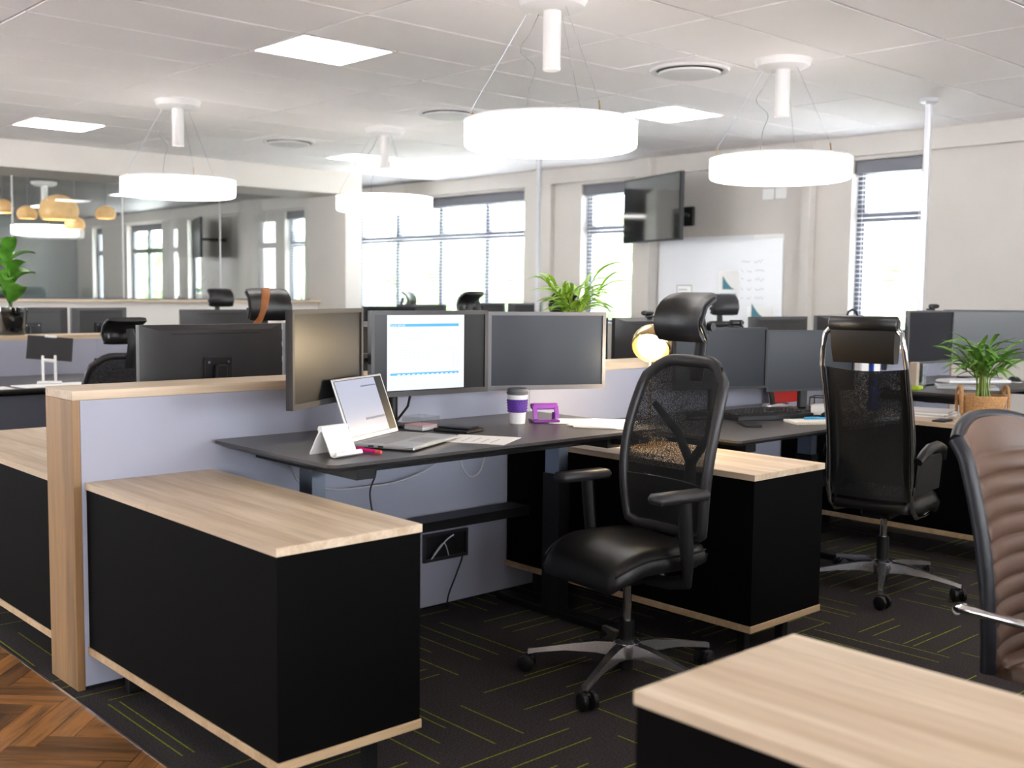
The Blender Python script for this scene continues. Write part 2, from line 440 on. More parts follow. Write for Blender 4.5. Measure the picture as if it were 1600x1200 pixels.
# ceiling
ce = struct('ceiling', MB().box(X0, XW+.3, Y0, YF, ZC+0.006, ZC+0.1), 'ceil_gap')
def gx(i): return 1.99+1.25*i
def gy(j): return 2.88+0.583*j
fix = {(1,4):'L',(1,11):'L',(3,11):'R',(3,4):'R',(2,2):'R',(2,6):'R',(2,10):'R'}
tile = MB().box(-.6195, .6195, -.286, .286, 0, .014, .004).mesh('ceiling_tile', 'ceil', 0)
half = MB().box(-.308, .308, -.287, .287, 0, .014, .003).mesh('ceiling_tile', 'ceil', 0)
for i in range(-1, 6):
    for j in range(-2, 14):
        xa, ya = gx(i), gy(j); xb = min(xa+1.25, 8.62); yb = min(ya+.583, YB)
        d = (xa+.6)*.676+(ya+.3)*.7366; lat = (xa+.6)*.7366-(ya+.3)*.676
        if d < 2.2 or abs(lat)/d > 0.72: continue
        if (i, j) in fix:
            cx = xa+.3125+(.625 if fix[(i,j)] == 'L' else 0); link('ceiling_tile', half, ce, (cx, ya+.2915, ZC-.008))
        elif xb-xa > 1.2 and yb-ya > .57: link('ceiling_tile', tile, ce, (xa+.625, ya+.2915, ZC-.008))
        elif xb > xa and yb > ya: obj('ceiling_tile', MB().box(xa+.004, xb-.002, ya+.004, yb-.002, 0, .012, .002), 'ceil', ce, 0, (0, 0, ZC-.008))
def panel_light(x, y, label):
    t = thing('ceiling_panel_light', label, 'ceiling light', (x, y, ZC), 0, 'flat ceiling light panels')
    mb = MB(); a, b = .3075, .284
    mb.box(-a, a, -b, -b+.014, -.010, .004); mb.box(-a, a, b-.014, b, -.010, .004); mb.box(-a, -a+.014, -b+.014, b-.014, -.010, .004); mb.box(a-.014, a, -b+.014, b-.014, -.010, .004)
    obj('frame', mb, 'lamp_white', t); obj('diffuser', MB().box(-a+.014, a-.014, -b+.014, b-.014, -.006, .002), 'panel_glow', t)
def cellc(i, j): return gx(i)+(.3125 if fix[(i,j)] == 'L' else .9375), gy(j)+.2915
panel_light(*cellc(1,4), 'largest and nearest square light panel set flush in the ceiling')
panel_light(*cellc(1,11), 'square light panel at far left of ceiling beside the beam')
panel_light(*cellc(3,11), 'small far square light panel behind the farthest drum pendant')
panel_light(*cellc(3,4), 'square light panel right of the biggest drum pendant')
for (x, y) in ((3.55, 1.42), (6.68, 1.42), (.1, 1.42), (.1, 5.5), (-2.5, -2.4), (1.5, -2.4), (5.0, -2.4)):
    panel_light(x, y, 'unseen square ceiling light panel added to brighten the room')  # unseen extra panels, added for the light they give
for (x, y, lb) in ((4.6, 15.9, 'added fill light panel behind the glass, above the amber domes'), (7.0, 15.9, 'added fill light panel behind the glass, near the television there'), (4.6, 19.4, 'added deep fill light panel behind the glass on the left'), (7.0, 19.4, 'added deep fill light panel behind the glass near far windows')):
    panel_light(x, y, lb)  # extra panels added to brighten the room behind the glass
def diffuser(x, y, label):
    t = thing('air_diffuser', label, 'ceiling vent', (x, y, ZC), 0, 'round air diffusers in the ceiling')
    obj('plate', MB().box(-.3075, .3075, -.284, .284, -.010, .004, .002), 'ceil', t)
    obj('outer_ring', MB().ring([(.245,-.010),(.235,-.022),(.215,-.024),(.205,-.010)], 40), 'lamp_white', t)
    obj('disc', MB().lathe([(0,-.045),(.16,-.045),(.185,-.038),(.19,-.028),(.17,-.024),(0,-.022)], 40), 'lamp_white', t)
    obj('throat', MB().ring([(.203,-.0105),(.203,-.013),(.12,-.013),(.12,-.0105)], 40), 'black_plastic', t)
diffuser(*cellc(2,2), 'nearest round air diffuser on a square ceiling plate')
diffuser(*cellc(2,6), 'middle round air diffuser beside the biggest drum pendant')
diffuser(*cellc(2,10), 'farthest round air diffuser near the ceiling beam')

# window wall (x = XW), with openings
OPEN = [(4.45,5.135),(7.65,8.394),(9.27,12.75),(13.35,14.55),(17.26,17.72),(18.72,20.2),(21.36,21.84)]
ZS, ZT = 0.95, 2.45
mb = MB(); x1 = XW+.22
mb.box(XW, x1, Y0, YF, -.1, ZS); mb.box(XW, x1, Y0, YF, ZT, ZC+.1)
prev = Y0
for a, b in OPEN: mb.box(XW, x1, prev, a, ZS, ZT); prev = b
mb.box(XW, x1, prev, YF, ZS, ZT)
struct('wall_right', mb, 'wall', 0)
struct('trim_1', MB().box(8.63, XW, Y0, YF, 2.477, ZC), 'wall', 0)          # bulkhead above the windows
struct('trim_2', MB().box(8.64, XW, 8.81, 9.24, 0, 2.477), 'wall', 0)
struct('trim_3', MB().box(8.55, XW, 7.30, 7.50, 0, ZC), 'wall', 0)
struct('trim_4', MB().box(8.60, XW, 5.49, 5.57, 0, ZC), 'wall', 0)
def window(n, y0, y1, mull, zt=1.965):
    xg = XW+.13; fr = MB(); w_ = .036
    for yy in [y0+w_, y1-w_]+mull: fr.box(xg-.03, xg+.03, yy-w_, yy+w_, ZS, ZT)
    ys = [y0]+mull+[y1]
    for a, b in zip(ys, ys[1:]):
        for zz, hh in ((ZS+.025,.025),(zt,.042),(ZT-.06,.06)): fr.box(xg-.028, xg+.028, a+(w_ if a != y0 else 2*w_), b-(w_ if b != y1 else 2*w_), zz-hh, zz+hh)
    o = struct('window_%d' % n, MB().box(XW-.03, XW+.10, y0+.001, y1-.001, ZS, ZS+.02, .004), 'lamp_white')
    obj('window_frame', fr, 'frame_grey', o, 0)
    for a, b in zip(ys, ys[1:]):
        for z0, z1 in ((ZS+.05, zt-.042), (zt+.042, ZT-.12)):
            obj('pane', MB().box(xg-.003, xg+.003, a+w_, b-w_, z0, z1), 'window_glass', o, 0)
    return o
window(1, 9.27, 12.75, [10.06, 10.95, 11.86]); window(2, 7.65, 8.394, []); window(3, 4.45, 5.135, [])
window(4, 13.35, 14.55, []); window(5, 17.26, 17.72, []); window(6, 18.72, 20.2, [19.5]); window(7, 21.36, 21.84, [])
def blind(y0, y1, zbot, label, tilt=10, step=.040):
    t = thing('window_blind', label, 'blind', (XW+.055, (y0+y1)/2, ZT), 0, 'venetian blinds'); hw = (y1-y0)/2-.006
    obj('head_rail', MB().box(-.03, .035, -hw, hw, -.115, -.004, .006), 'headbox', t)
    mb = MB(); z = -.135; sl = -math.tan(R(tilt))*.0125
    while ZT+z > zbot+.03:
        mb.add([(-.0125,-hw,z-sl),(.0125,-hw,z+sl),(.0125,hw,z+sl),(-.0125,hw,z-sl),(-.0125,-hw,z-sl+.0009),(.0125,-hw,z+sl+.0009),(.0125,hw,z+sl+.0009),(-.0125,hw,z-sl+.0009)],
               [(0,3,2,1),(4,5,6,7),(0,1,5,4),(1,2,6,5),(2,3,7,6),(3,0,4,7)]); z -= step
    s_ = obj('slats', mb, 'blind', t, 0); s_['kind'] = 'stuff'
    obj('bottom_rail', MB().box(-.014, .014, -hw, hw, z-.012, z+.004, .003), 'headbox', t)
    for yy in (-hw*.8, hw*.8): obj('cord', MB().cyl((-.014, yy, -.115), (-.014, yy, z), .0015, n=5), 'white_plastic', t)
blind(9.28, 12.74, 1.0, 'wide venetian blind across the four-pane window behind the far desks')
blind(7.66, 8.384, 1.0, 'narrow venetian blind in the window beside the television')
blind(4.46, 5.125, 1.0, 'narrow venetian blind in the window right of the whiteboard')
blind(13.36, 14.54, 1.0, 'venetian blind in the window behind the glass partition by the column')
# opposite walls behind the camera, with daylight windows
mb = MB()
mb.box(X0-.2, X0, Y0, YF, -.1, .9); mb.box(X0-.2, X0, Y0, YF, 2.4, ZC+.1); mb.box(X0-.2, X0, Y0, 6.4, .9, 2.4); mb.box(X0-.2, X0, 10.2, 12.2, .9, 2.4); mb.box(X0-.2, X0, 16.0, YF, .9, 2.4)
struct('wall_left', mb, 'wall', 0)
mb = MB()
mb.box(X0, XW+.2, Y0-.2, Y0, -.1, .9); mb.box(X0, XW+.2, Y0-.2, Y0, 2.4, ZC+.1); mb.box(X0, -3, Y0-.2, Y0, .9, 2.4); mb.box(1.5, 2.6, Y0-.2, Y0, .9, 2.4); mb.box(7.2, XW+.2, Y0-.2, Y0, .9, 2.4)
struct('wall_back', mb, 'wall', 0)
struct('wall_far', MB().box(X0, XW+.2, YF, YF+.2, -.1, ZC+.1), 'wall_grey', 0)
# beam, column, half wall and glazed partition on the left
struct('trim_5', MB().box(X0, 7.495, YB, 11.68, 2.39, ZC+.005, .0), 'wall', 0)
struct('trim_6', MB().box(7.271, 7.495, YB+.002, 11.70, 0, 2.39), 'wall', 0)
struct('wall_partition', MB().box(X0, 7.271, 11.40, 11.66, 0, 1.13), 'wall_white', 0)
s_ = struct('trim_7', MB().box(X0, 7.271, 11.34, 11.70, 1.13, 1.158, .004), 'oak_x')
gp = struct('window_8', MB().box(X0, 7.271, 11.575, 11.625, 1.158, 1.17), 'frame_grey')
jx = [-.7, .43, 1.56, 2.69, 3.82, 4.95, 6.09, 7.27]
for a, b in zip(jx, jx[1:]): obj('pane', MB().box(a+.004, b-.004, 11.594, 11.606, 1.17, 2.39), 'partition_glass', gp, 0)
for a in jx[1:-1]: obj('joint_strip', MB().box(a-.006, a+.006, 11.590, 11.610, 1.17, 2.39), 'lamp_white', gp, 0)
# power poles from the ceiling
def pole(x, y, zb, label):
    t = thing('power_pole', label, 'pole', (x, y, zb), 0, 'ceiling power poles')
    obj('tube', MB().box(-.022, .022, -.022, .022, 0, ZC-zb-.03, .008), 'pipe', t)
    obj('ceiling_flange', MB().lathe([(.028,-.045),(.062,-.03),(.072,-.006),(0,-.006)], 24, (0,0,ZC-zb)), 'pipe', t)
pole(7.374, 3.783, 0.0, 'white ceiling power pole at right in front of the window')
pole(7.37, 7.682, .956, 'white ceiling power pole under the biggest drum pendant, beside wide window')

# outside
struct('ground_outside', MB().box(-50, 60, -50, 70, -.6, -.3), 'bounce_paving', 0)
def hedge(x, y, rx, ry, h, label, sd):
    rnd = random.Random(sd); bm = bmesh.new(); bmesh.ops.create_icosphere(bm, subdivisions=4, radius=1)
    ph = [rnd.uniform(0, 6) for _ in range(6)]
    for v in bm.verts:
        p = v.co; d = 1+.12*math.sin(5*p.x+ph[0])*math.sin(6*p.y+ph[1])+.10*math.sin(9*p.z+ph[2]+4*p.x)+rnd.uniform(-.08, .08)
        v.co = Vector((p.x*rx*d, p.y*ry*d, (p.z*.5+.5)*h*d-.3))
    me = bpy.data.meshes.new('foliage'); bm.to_mesh(me); bm.free(); me.materials.append(MATS['foliage'])
    t = thing('garden_tree', label, 'tree', (x, y, 0), 0, 'trees outside the windows')
    link('foliage', me, t); obj('trunk', MB().cyl((0,0,-.3), (0,0,h*.5), .15, .1, 8), 'trunk', t)
for k, (x, y, rx, ry, h, lb) in enumerate([(13.2, 14.2, .9, 1.3, 2.2, 'garden shrub outside the wide window, right part'), (13.8, 17.4, 1.1, 1.6, 2.9, 'garden tree outside the wide window, middle'),
     (14.2, 21.2, 1.2, 1.8, 2.5, 'garden shrub outside the wide window, left part'), (12.8, 10.9, .8, 1.2, 2.6, 'leafy tree outside the window beside the television'), (13.4, 7.4, .9, 1.3, 2.2, 'garden shrub outside the right-hand window'),
     (15.0, 26.5, 1.5, 2.4, 3.0, 'garden tree outside the window behind the glass partition'), (17.0, 34, 2, 3, 3.2, 'far garden tree seen through the glass partition')]): hedge(x, y, rx, ry, h, lb, k)

# ------------------------------------------------------------ ceiling pendants
def ring_lamp(x, y, label, glow='ring_glow'):
    t = thing('drum_pendant', label, 'pendant lamp', (x, y, ZC), 0, 'white drum pendants')
    obj('canopy', MB().lathe([(.115,-.062),(.15,-.045),(.168,-.006),(0,-.006)], 36), 'lamp_white', t)
    obj('spot_tube', MB().lathe([(0,-.335),(.038,-.335),(.042,-.33),(.042,-.06),(0,-.06)], 24), 'lamp_white', t)
    zb, zt, r = 1.955-ZC, 2.075-ZC, .41
    d = obj('diffuser', MB().lathe([(0,zb),(r-.02,zb),(r-.006,zb+.006),(r,zb+.02),(r,zt),(r-.012,zt),(r-.012,zt-.006),(0,zt-.006)], 56), 'ring_glow', t)
    obj('top_diffuser', MB().lathe([(0,zt-.005),(r-.013,zt-.005),(r-.013,zt+.002),(0,zt+.002)], 56), 'top_glow', t)
    obj('top_rim', MB().ring([(r+.003,zt),(r+.003,zt+.008),(r-.03,zt+.008),(r-.03,zt)], 56), 'lamp_white', t)
    for k in range(3):
        a = R(20+120*k); c, s = math.cos(a), math.sin(a)
        wv = obj('suspension_wire', MB().cyl((.11*c,.11*s,-.06), ((r-.03)*c,(r-.03)*s,zt+.05), .0009, n=5), 'steel', t)
        obj('wire_grip', MB().cyl(((r-.034)*c,(r-.034)*s,zt+.055), ((r-.026)*c,(r-.026)*s,zt+.006), .004, n=6), 'brass', wv)
    pts = [(-.03,.06,-.07), (-.06,.09,-.16), (-.10,.11,-.24), (-.05,.06,-.32), (-.07,.08,-.42), (-.08,.09,zt+.01)]
    obj('power_cord', MB().tube(spline(pts), .0018, 6), 'ink', t)
    return t
ring_lamp(3.70, 3.78, 'biggest glowing white drum pendant, hanging over the near desk')
ring_lamp(5.595, 3.78, 'glowing white drum pendant at right in front of the whiteboard wall')
ring_lamp(3.725, 7.72, 'glowing white drum pendant at left in front of the glass partition')
ring_lamp(5.61, 7.75, 'smallest glowing white drum pendant, in front of the column')
ring_lamp(5.29, 14.83, 'white drum pendant in the room behind the glass partition')
for x, y in ((1.8, -.17), (3.7, -.17), (5.6, -.17), (-1.5, -.17), (-1.5, 3.78), (1.7, 7.75), (-.2, 7.75)): ring_lamp(x, y, 'unseen white drum pendant added to brighten the ceiling')  # unseen extra pendants, added to lift the ceiling light

def dome(x, y, z, r, label):
    t = thing('dome_pendant', label, 'pendant lamp', (x, y, z), 0, 'amber dome pendants')
    pr = [(r*math.cos(a), r*.85*math.sin(a)) for a in [R(-32+12.2*k) for k in range(11)]]
    obj('shade', MB().ring([(.94*p, q) for p, q in reversed(pr[:-1])]+pr[:-1], 28), 'amber', t)
    obj('bulb', MB().lathe([(0,-r*.30),(r*.5,-r*.25),(r*.62,-.02),(r*.4,r*.2),(0,r*.28)], 16), 'pendant_glow', t)
    obj('cord', MB().cyl((0,0,r*.8), (0,0,ZC-z), .004, n=6), 'ink', t)
    obj('ceiling_rose', MB().lathe([(.05,-.03),(.06,-.006),(0,-.006)], 16, (0,0,ZC-z)), 'amber', t)
dome(4.871, 13.2, 2.17, .225, 'largest amber dome pendant behind the glass partition')
dome(4.488, 13.97, 2.22, .125, 'small amber dome pendant at the left edge of the glass')
dome(4.70, 13.76, 2.15, .118, 'small amber dome pendant left of the largest dome')
dome(5.118, 13.37, 2.03, .118, 'lowest small amber dome pendant, partly behind the largest dome')
dome(5.396, 13.13, 2.16, .118, 'small amber dome pendant right of the largest dome')

# ------------------------------------------------------------ dividers, cabinets, desks
def divider(x0, x1, y0, y1, label, end='oak_z_shaded'):
    t = thing('desk_divider', label, 'partition', (0, 0, 0), 0, 'desk dividers with oak caps')
    obj('core', MB().box(x0+.02, x1-.02, y0+.018, y1-.018, 0, .92), 'black_metal', t, 0)
    n = max(2, round((x1-x0)/1.8)); L = (x1-x0-.05)/n
    for k in range(n):
        a = x0+.025+k*L
        for yy in ((y0, y0+.017), (y1-.017, y1)): obj('panel', MB().box(a+(.001 if k else 0), a+L-.001, yy[0], yy[1], .012, .925), 'panel', t, 0)
    for xx in ((x0, x0+.0245), (x1-.0245, x1)): obj('end_panel', MB().box(xx[0], xx[1], y0, y1, 0, .925, .001), end, t)
    obj('cap', MB().box(x0, x1, y0, y1, .9255, .956, .0015), 'oak_x', t)
    return t
D1 = divider(1.287, 7.12, 3.417, 3.641, 'long grey divider with oak cap and end, behind the near desk')
D0 = divider(1.287, 8.2, 7.57, 7.794, 'far grey divider with oak cap holding the potted fig')
divider(1.287, 7.12, -.74, -.52, 'grey divider with oak cap outside the photographed area')

def cabinet(x0, y0, y1, label, top='oak_y', seam=None, w_=.437, zt=.667, doors=True):
    t = thing('cabinet', label, 'cabinet', (x0, y0, 0), 0, 'black cabinets with oak tops'); L = y1-y0
    obj('body', MB().box(.004, w_-.004, .004, L-.004, .140, zt-.0225), 'cabinet_black', t, 0)
    obj('base_board', MB().box(0, w_, 0, L, .1155, .1395, .001), 'oak_edge', t)
    if seam:
        obj('top_board', MB().box(0, w_, 0, seam-y0-.0007, zt-.022, zt, .001), top, t); obj('top_board', MB().box(0, w_, seam-y0+.0007, L, zt-.022, zt, .001), top, t)
    else: obj('top_board', MB().box(0, w_, 0, L, zt-.022, zt, .001), top, t)
    for lx in (.10, w_-.10):
        for ly in (.10, L-.10): obj('leg', MB().cbox(lx, ly, .0577, .035, .035, .1155, .002), 'black_metal', t)
    return t
cabinet(1.320, 2.255, 3.414, 'black cabinet with oak top at front left, against the oak divider end', seam=2.962)
cabinet(3.106, 2.160, 3.414, 'black cabinet with oak top between the two desks, beside mesh chair', seam=2.80)
cabinet(1.257, -.10, 1.085, 'nearest cabinet, oak top cut off by the bottom right corner')
cabinet(5.140, 2.160, 3.414, 'black cabinet with oak top under the basket plant at right')
cabinet(1.290, 3.644, 4.900, 'black cabinet with oak top at left edge behind the divider end', seam=4.25)

def desk(x0, x1, y0, y1, z, label, sign=1, foot=True):
    """sit-stand desk; sign +1 when its user sits at the low-y side"""
    t = thing('desk', label, 'desk', (x0, y0, 0), 0, 'black sit-stand desks'); W, D = x1-x0, y1-y0; c = .03; r = .02
    top = MB(); r0 = .05
    poly = [(r0*.4,0),(W-r0*.4,0),(W,r0*.4),(W,D-r0*.4),(W-r0*.4,D),(r0*.4,D),(0,D-r0*.4),(0,r0*.4)]
    low = [(p[0]+(c if p[0] < W/2 else -c), p[1]+(c if p[1] < D/2 else -c)) for p in poly]
    n = len(poly)
    vs = [(x,y,z) for x,y in poly]+[(x,y,z-.010) for x,y in poly]+[(x,y,z-.026) for x,y in low]
    fs = [tuple(range(n)), tuple(reversed(range(2*n,3*n)))]+[(i,(i+1)%n,n+(i+1)%n,n+i) for i in range(n)]+[(n+i,n+(i+1)%n,2*n+(i+1)%n,2*n+i) for i in range(n)]
    obj('top', top.add(vs, fs), 'desk_black', t, 20)
    obj('frame_rail', MB().box(.16, W-.16, D/2-.16, D/2-.10, z-.07, z-.0265), 'black_metal', t, 0); obj('frame_rail', MB().box(.16, W-.16, D/2+.10, D/2+.16, z-.07, z-.0265), 'black_metal', t, 0)
    obj('cable_tray', MB().box(.10, W-.17, D-.16 if sign > 0 else .04, D-.04 if sign > 0 else .16, z-.405, z-.368, .004), 'black_metal', t)
    for lx in (.165, W-.225):
        obj('cross_arm', MB().box(lx-.035, lx+.035, .06, D-.06, z-.065, z-.027), 'black_metal', t, 0)
        l = obj('leg', MB().box(lx-.03, lx+.03, D/2-.045, D/2+.045, .03, z-.20), 'black_metal', t, 0)
        obj('inner_leg', MB().box(lx-.025, lx+.025, D/2-.038, D/2+.038, z-.20, z-.07), 'steel', l, 0)
        obj('foot', MB().box(lx-.035, lx+.035, .05, D-.05, 0, .03, .004), 'black_metal', t)
    return t
d1 = desk(1.752, 3.262, 2.682, 3.405, .768, 'black height-adjustable desk with laptop and three monitors')
desk(3.575, 4.95, 2.565, 3.405, .700, 'black desk with keyboard behind the chrome-framed chair')
desk(5.60, 6.95, 2.62, 3.405, .768, 'black desk at right with drinking glass and two monitors')
desk(1.752, 2.972, 3.66, 4.40, .768, 'black desk hidden behind the divider under the wide monitor back', -1)
desk(3.575, 4.95, 3.66, 4.40, .768, 'black desk behind the divider beyond the desk lamp', -1)
desk(5.60, 6.95, 3.66, 4.40, .768, 'black desk behind the divider near the white power pole', -1)
desk(1.752, 3.4, 6.55, 7.555, .690, 'black desk at left edge carrying the white tablet stand')
desk(3.6, 4.95, 6.83, 7.555, .72, 'far black desk in front of the far divider, middle')
desk(5.3, 6.7, 6.83, 7.555, .72, 'far black desk in front of the far divider, right')
desk(1.752, 3.3, 7.81, 8.6, .72, 'far black desk behind the far divider with two monitors', -1)
desk(3.5, 5.0, 7.81, 8.6, .72, 'far black desk behind the far divider, middle', -1)
desk(5.3, 6.8, 7.81, 8.6, .72, 'far black desk behind the far divider, right', -1)

# ------------------------------------------------------------ monitors
def monitor(L, Rr, zb, zt, zdesk, label, screen='screen_matte', bez='bezel', arm=None, foot=True, group='office monitors', name='monitor', stand=True, bw=.014):
    cx, cy = (L[0]+Rr[0])/2, (L[1]+Rr[1])/2; ang = math.atan2(Rr[1]-L[1], Rr[0]-L[0]); W = math.hypot(Rr[0]-L[0], Rr[1]-L[1])
    t = thing(name, label, 'monitor', (cx, cy, zdesk), ang, group); z0, z1 = zb-zdesk, zt-zdesk; h = W/2; zm = (z0+z1)/2
    ring = MB()
    for x0, x1, a, b in ((-h, h, z0, z0+bw*1.3), (-h, h, z1-bw, z1), (-h, -h+bw, z0+bw*1.3, z1-bw), (h-bw, h, z0+bw*1.3, z1-bw)): ring.box(x0, x1, 0, .012, a, b)
    fr = MB()
    o = [(-h,z0),(h,z0),(h,z1),(-h,z1)]; i_ = [(-h+bw,z0+bw*1.3),(h-bw,z0+bw*1.3),(h-bw,z1-bw),(-h+bw,z1-bw)]
    vs = [(x,0,z) for x,z in o]+[(x,0,z) for x,z in i_]+[(x,.014,z) for x,z in o]+[(x,.006,z) for x,z in i_]
    fs = [(k,(k+1)%4,4+(k+1)%4,4+k) for k in range(4)]+[(k,8+k,8+(k+1)%4,(k+1)%4) for k in range(4)]+[(4+k,4+(k+1)%4,12+(k+1)%4,12+k) for k in range(4)]+[(8+k,12+k,12+(k+1)%4,8+(k+1)%4) for k in range(4)]
    obj('bezel', fr.add(vs, fs), bez, t, 30)
    obj('screen', MB().box(-h+bw-.001, h-bw+.001, .005, .012, z0+bw*1.3-.001, z1-bw+.001), screen, t, 0)
    sh = MB(); k = .78
    ov = [(-h,z0),(h,z0),(h,z1),(-h,z1)]; iv = [(-h*k, zm-(zm-z0)*k), (h*k, zm-(zm-z0)*k), (h*k, zm+(z1-zm)*.88), (-h*k, zm+(z1-zm)*.88)]
    vs = [(x,.0125,z) for x,z in ov]+[(x,.024,z) for x,z in ov]+[(x,.044,z) for x,z in iv]
    fs = [(0,3,2,1),(8,9,10,11)]+[(j,(j+1)%4,4+(j+1)%4,4+j) for j in range(4)]+[(4+j,4+(j+1)%4,8+(j+1)%4,8+j) for j in range(4)]
    obj('back_shell', sh.add(vs, fs), 'dark_plastic', t, 20)
    obj('vent_slot', MB().box(-h*.62, h*.62, .0435, .046, z1-.036, z1-.032), 'black_plastic', t, 0)
    mp = obj('mount_plate', MB().cbox(0, .049, zm-.01, .12, .012, .11, .003), 'black_plastic', t)
    for sx in (-1, 1):
        for sz in (-1, 1): obj('screw', MB().cyl((sx*.042, .0545, zm-.01+sz*.038), (sx*.042, .058, zm-.01+sz*.038), .005, n=8), 'steel', mp)
    if stand:
        if arm is None:
            obj('stand_column', MB().box(-.025, .025, .056, .082, .011, zm+.02, .006), 'black_metal', t)
            obj('stand_foot', MB().box(-.11, .11, -.02, .15, 0, .010, .004), 'black_metal', t)
        else:
            ca, sa = math.cos(-ang), math.sin(-ang); dx, dy = arm[0]-cx, arm[1]-cy; ax, ay = dx*ca-dy*sa, dx*sa+dy*ca
            obj('monitor_arm', MB().tube([(0,.055,zm-.01), (0,.075,zm-.01), (ax*.5,(ay+.075)/2+.01,zm-.02), (ax,ay,zm-.03)], [.016,.018,.018,.018], 8), 'black_metal', t)
    return t
POLE = (2.44, 3.315)
m1 = monitor((1.770, 2.918), (2.212, 3.180), .906, 1.216, .768, 'left monitor on near desk, angled, warm brown reflection', 'screen_off', arm=(2.40, 3.30))
m2 = monitor((2.250, 3.186), (2.770, 3.156), .897, 1.206, .768, 'middle monitor on near desk showing a white sales report', 'screen_off', arm=(2.46, 3.27))
m3 = monitor((2.843, 3.238), (3.304, 3.038), .890, 1.200, .768, 'right monitor on near desk, switched off with bluish sheen', 'screen_matte', bez='bezel_grey', arm=(2.60, 3.36))
ms = thing('monitor_pole', 'black clamp pole holding the near desk monitors, cables around it', 'monitor stand', (2.44, 3.315, .768))
obj('post', MB().cyl((0,0,.012), (0,0,.36), .0175, n=16), 'black_metal', ms); obj('clamp', MB().box(-.06, .06, -.05, .05, 0, .012, .003), 'black_metal', ms)
obj('cable', MB().tube([(.03,-.03,.22),(.05,-.05,.15),(.035,-.045,.08),(-.03,-.05,.02),(-.10,-.04,.006)], .005, 6), 'cable_black', ms)
# report on the middle monitor
def on_screen(t, W, z0, z1):
    pg = MB().box(-W*.37, W*.285, .0022, .0042, z0, z1); o = obj('page', pg, 'page_glow', t, 0); o['label'] = 'white report page on the screen'
    x0, x1 = -W*.345, W*.235; hh = z1-z0; q = lambda fr: z1-fr*hh
    obj('title_bar', MB().box(x0, x1, .0012, .0022, q(.155), q(.118)), 'bar_glow', o, 0); obj('total_bar', MB().box(x0, x1, .0012, .0022, q(.80), q(.77)), 'bar_glow', o, 0)
    tm = textmesh('SALES REPORT', .0095, 'paper', 'title_text'); link('title_text', tm, o, (x0+.002, .0008, q(.151)), (PI/2, 0, 0))
    mb = MB()
    def seg(pts, w_=.0009):
        for (a, b), (c, d) in zip(pts, pts[1:]):
            l = math.hypot(c-a, d-b); nx, nz = -(d-b)/l*w_, (c-a)/l*w_
            mb.add([(a-nx,.0016,b-nz),(c-nx,.0016,d-nz),(c+nx,.0016,d+nz),(a+nx,.0016,b+nz)], [(0,1,2,3)])
    gx_ = lambda u: x0+(x1-x0)*u
    seg([(gx_(.13),q(.25)),(gx_(.19),q(.23)),(gx_(.27),q(.32)),(gx_(.33),q(.32)),(gx_(.46),q(.22)),(gx_(.54),q(.215))]); seg([(gx_(.13),q(.31)),(gx_(.18),q(.28)),(gx_(.26),q(.325)),(gx_(.34),q(.34)),(gx_(.42),q(.28)),(gx_(.48),q(.33))])
    seg([(x0, q(.47)), (x1, q(.455))], .0007)
    rn = random.Random(5)
    for k in range(6): seg([(gx_(.02), q(.2+k*.04)), (gx_(.055), q(.2+k*.04))])
    for k in range(11): seg([(gx_(.12+k*.055), q(.43)), (gx_(.145+k*.055), q(.428))])
    for r_ in range(4):
        for k in range(9): seg([(gx_(.0+k*.065), q(.5+r_*.035)), (gx_(.035+k*.065), q(.498+r_*.035))])
    for r_ in range(7):
        for k in range(2): seg([(gx_(.9+k*.07), q(.5+r_*.035)), (gx_(.94+k*.07), q(.498+r_*.035))])
    p = obj('printed_lines', mb, 'line_glow', o, 0, fix=False); p['kind'] = 'stuff'
    mb2 = MB()
    for k in range(13):
        a = gx_(.1+k*.07); mb2.add([(a,.0009,q(.797)),(a+.012,.0009,q(.796)),(a+.012,.0009,q(.788)),(a,.0009,q(.788))], [(0,1,2,3)])
    p = obj('total_figures', mb2, 'paper', o, 0, fix=False); p['kind'] = 'stuff'
on_screen(m2, .52, .897+.022-.768, 1.206-.015-.768)
monitor((4.03, 3.26), (4.545, 3.11), .825, 1.120, .700, 'left monitor on middle desk, webcam on top, behind mesh chair', 'screen_matte', 'black_plastic', bw=.010)
monitor((4.56, 3.12), (5.05, 2.93), .803, 1.106, .700, 'right monitor on middle desk, partly behind the chrome-framed chair', 'screen_matte', 'black_plastic', bw=.010)
monitor((5.82, 3.05), (6.32, 3.03), .895, 1.200, .768, 'slate blue monitor with webcam on the right-hand desk', 'screen_matte', 'bezel_grey', bw=.010)
monitor((6.60, 3.22), (7.04, 2.89), .895, 1.200, .768, 'black monitor behind the basket plant at right edge', 'screen_off', 'black_plastic', bw=.010)
monitor((5.50, 3.00), (5.84, 3.18), .880, 1.125, .768, 'small monitor seen edge-on beside the chrome-framed chair', 'screen_off', 'black_plastic')
bk = 'monitor backs behind the dividers'
monitor((2.315, 3.925), (1.700, 3.885), .800, 1.142, .768, 'wide monitor back with mounting plate, behind near divider at left', group=bk)
monitor((2.95, 3.99), (2.335, 3.93), .800, 1.142, .768, 'monitor back beside the wide one, mostly behind the brown-reflecting screen', group=bk)
monitor((4.265, 3.93), (3.72, 3.97), .84, 1.150, .768, 'monitor back right of the bushy plant behind near divider', group=bk)
monitor((4.84, 3.90), (4.285, 3.90), .84, 1.150, .768, 'monitor back beyond the desk lamp with webcam on top', group=bk)
monitor((6.14, 3.93), (5.56, 3.95), .84, 1.146, .768, 'monitor back in front of whiteboard, above the middle desk screens', group=bk)
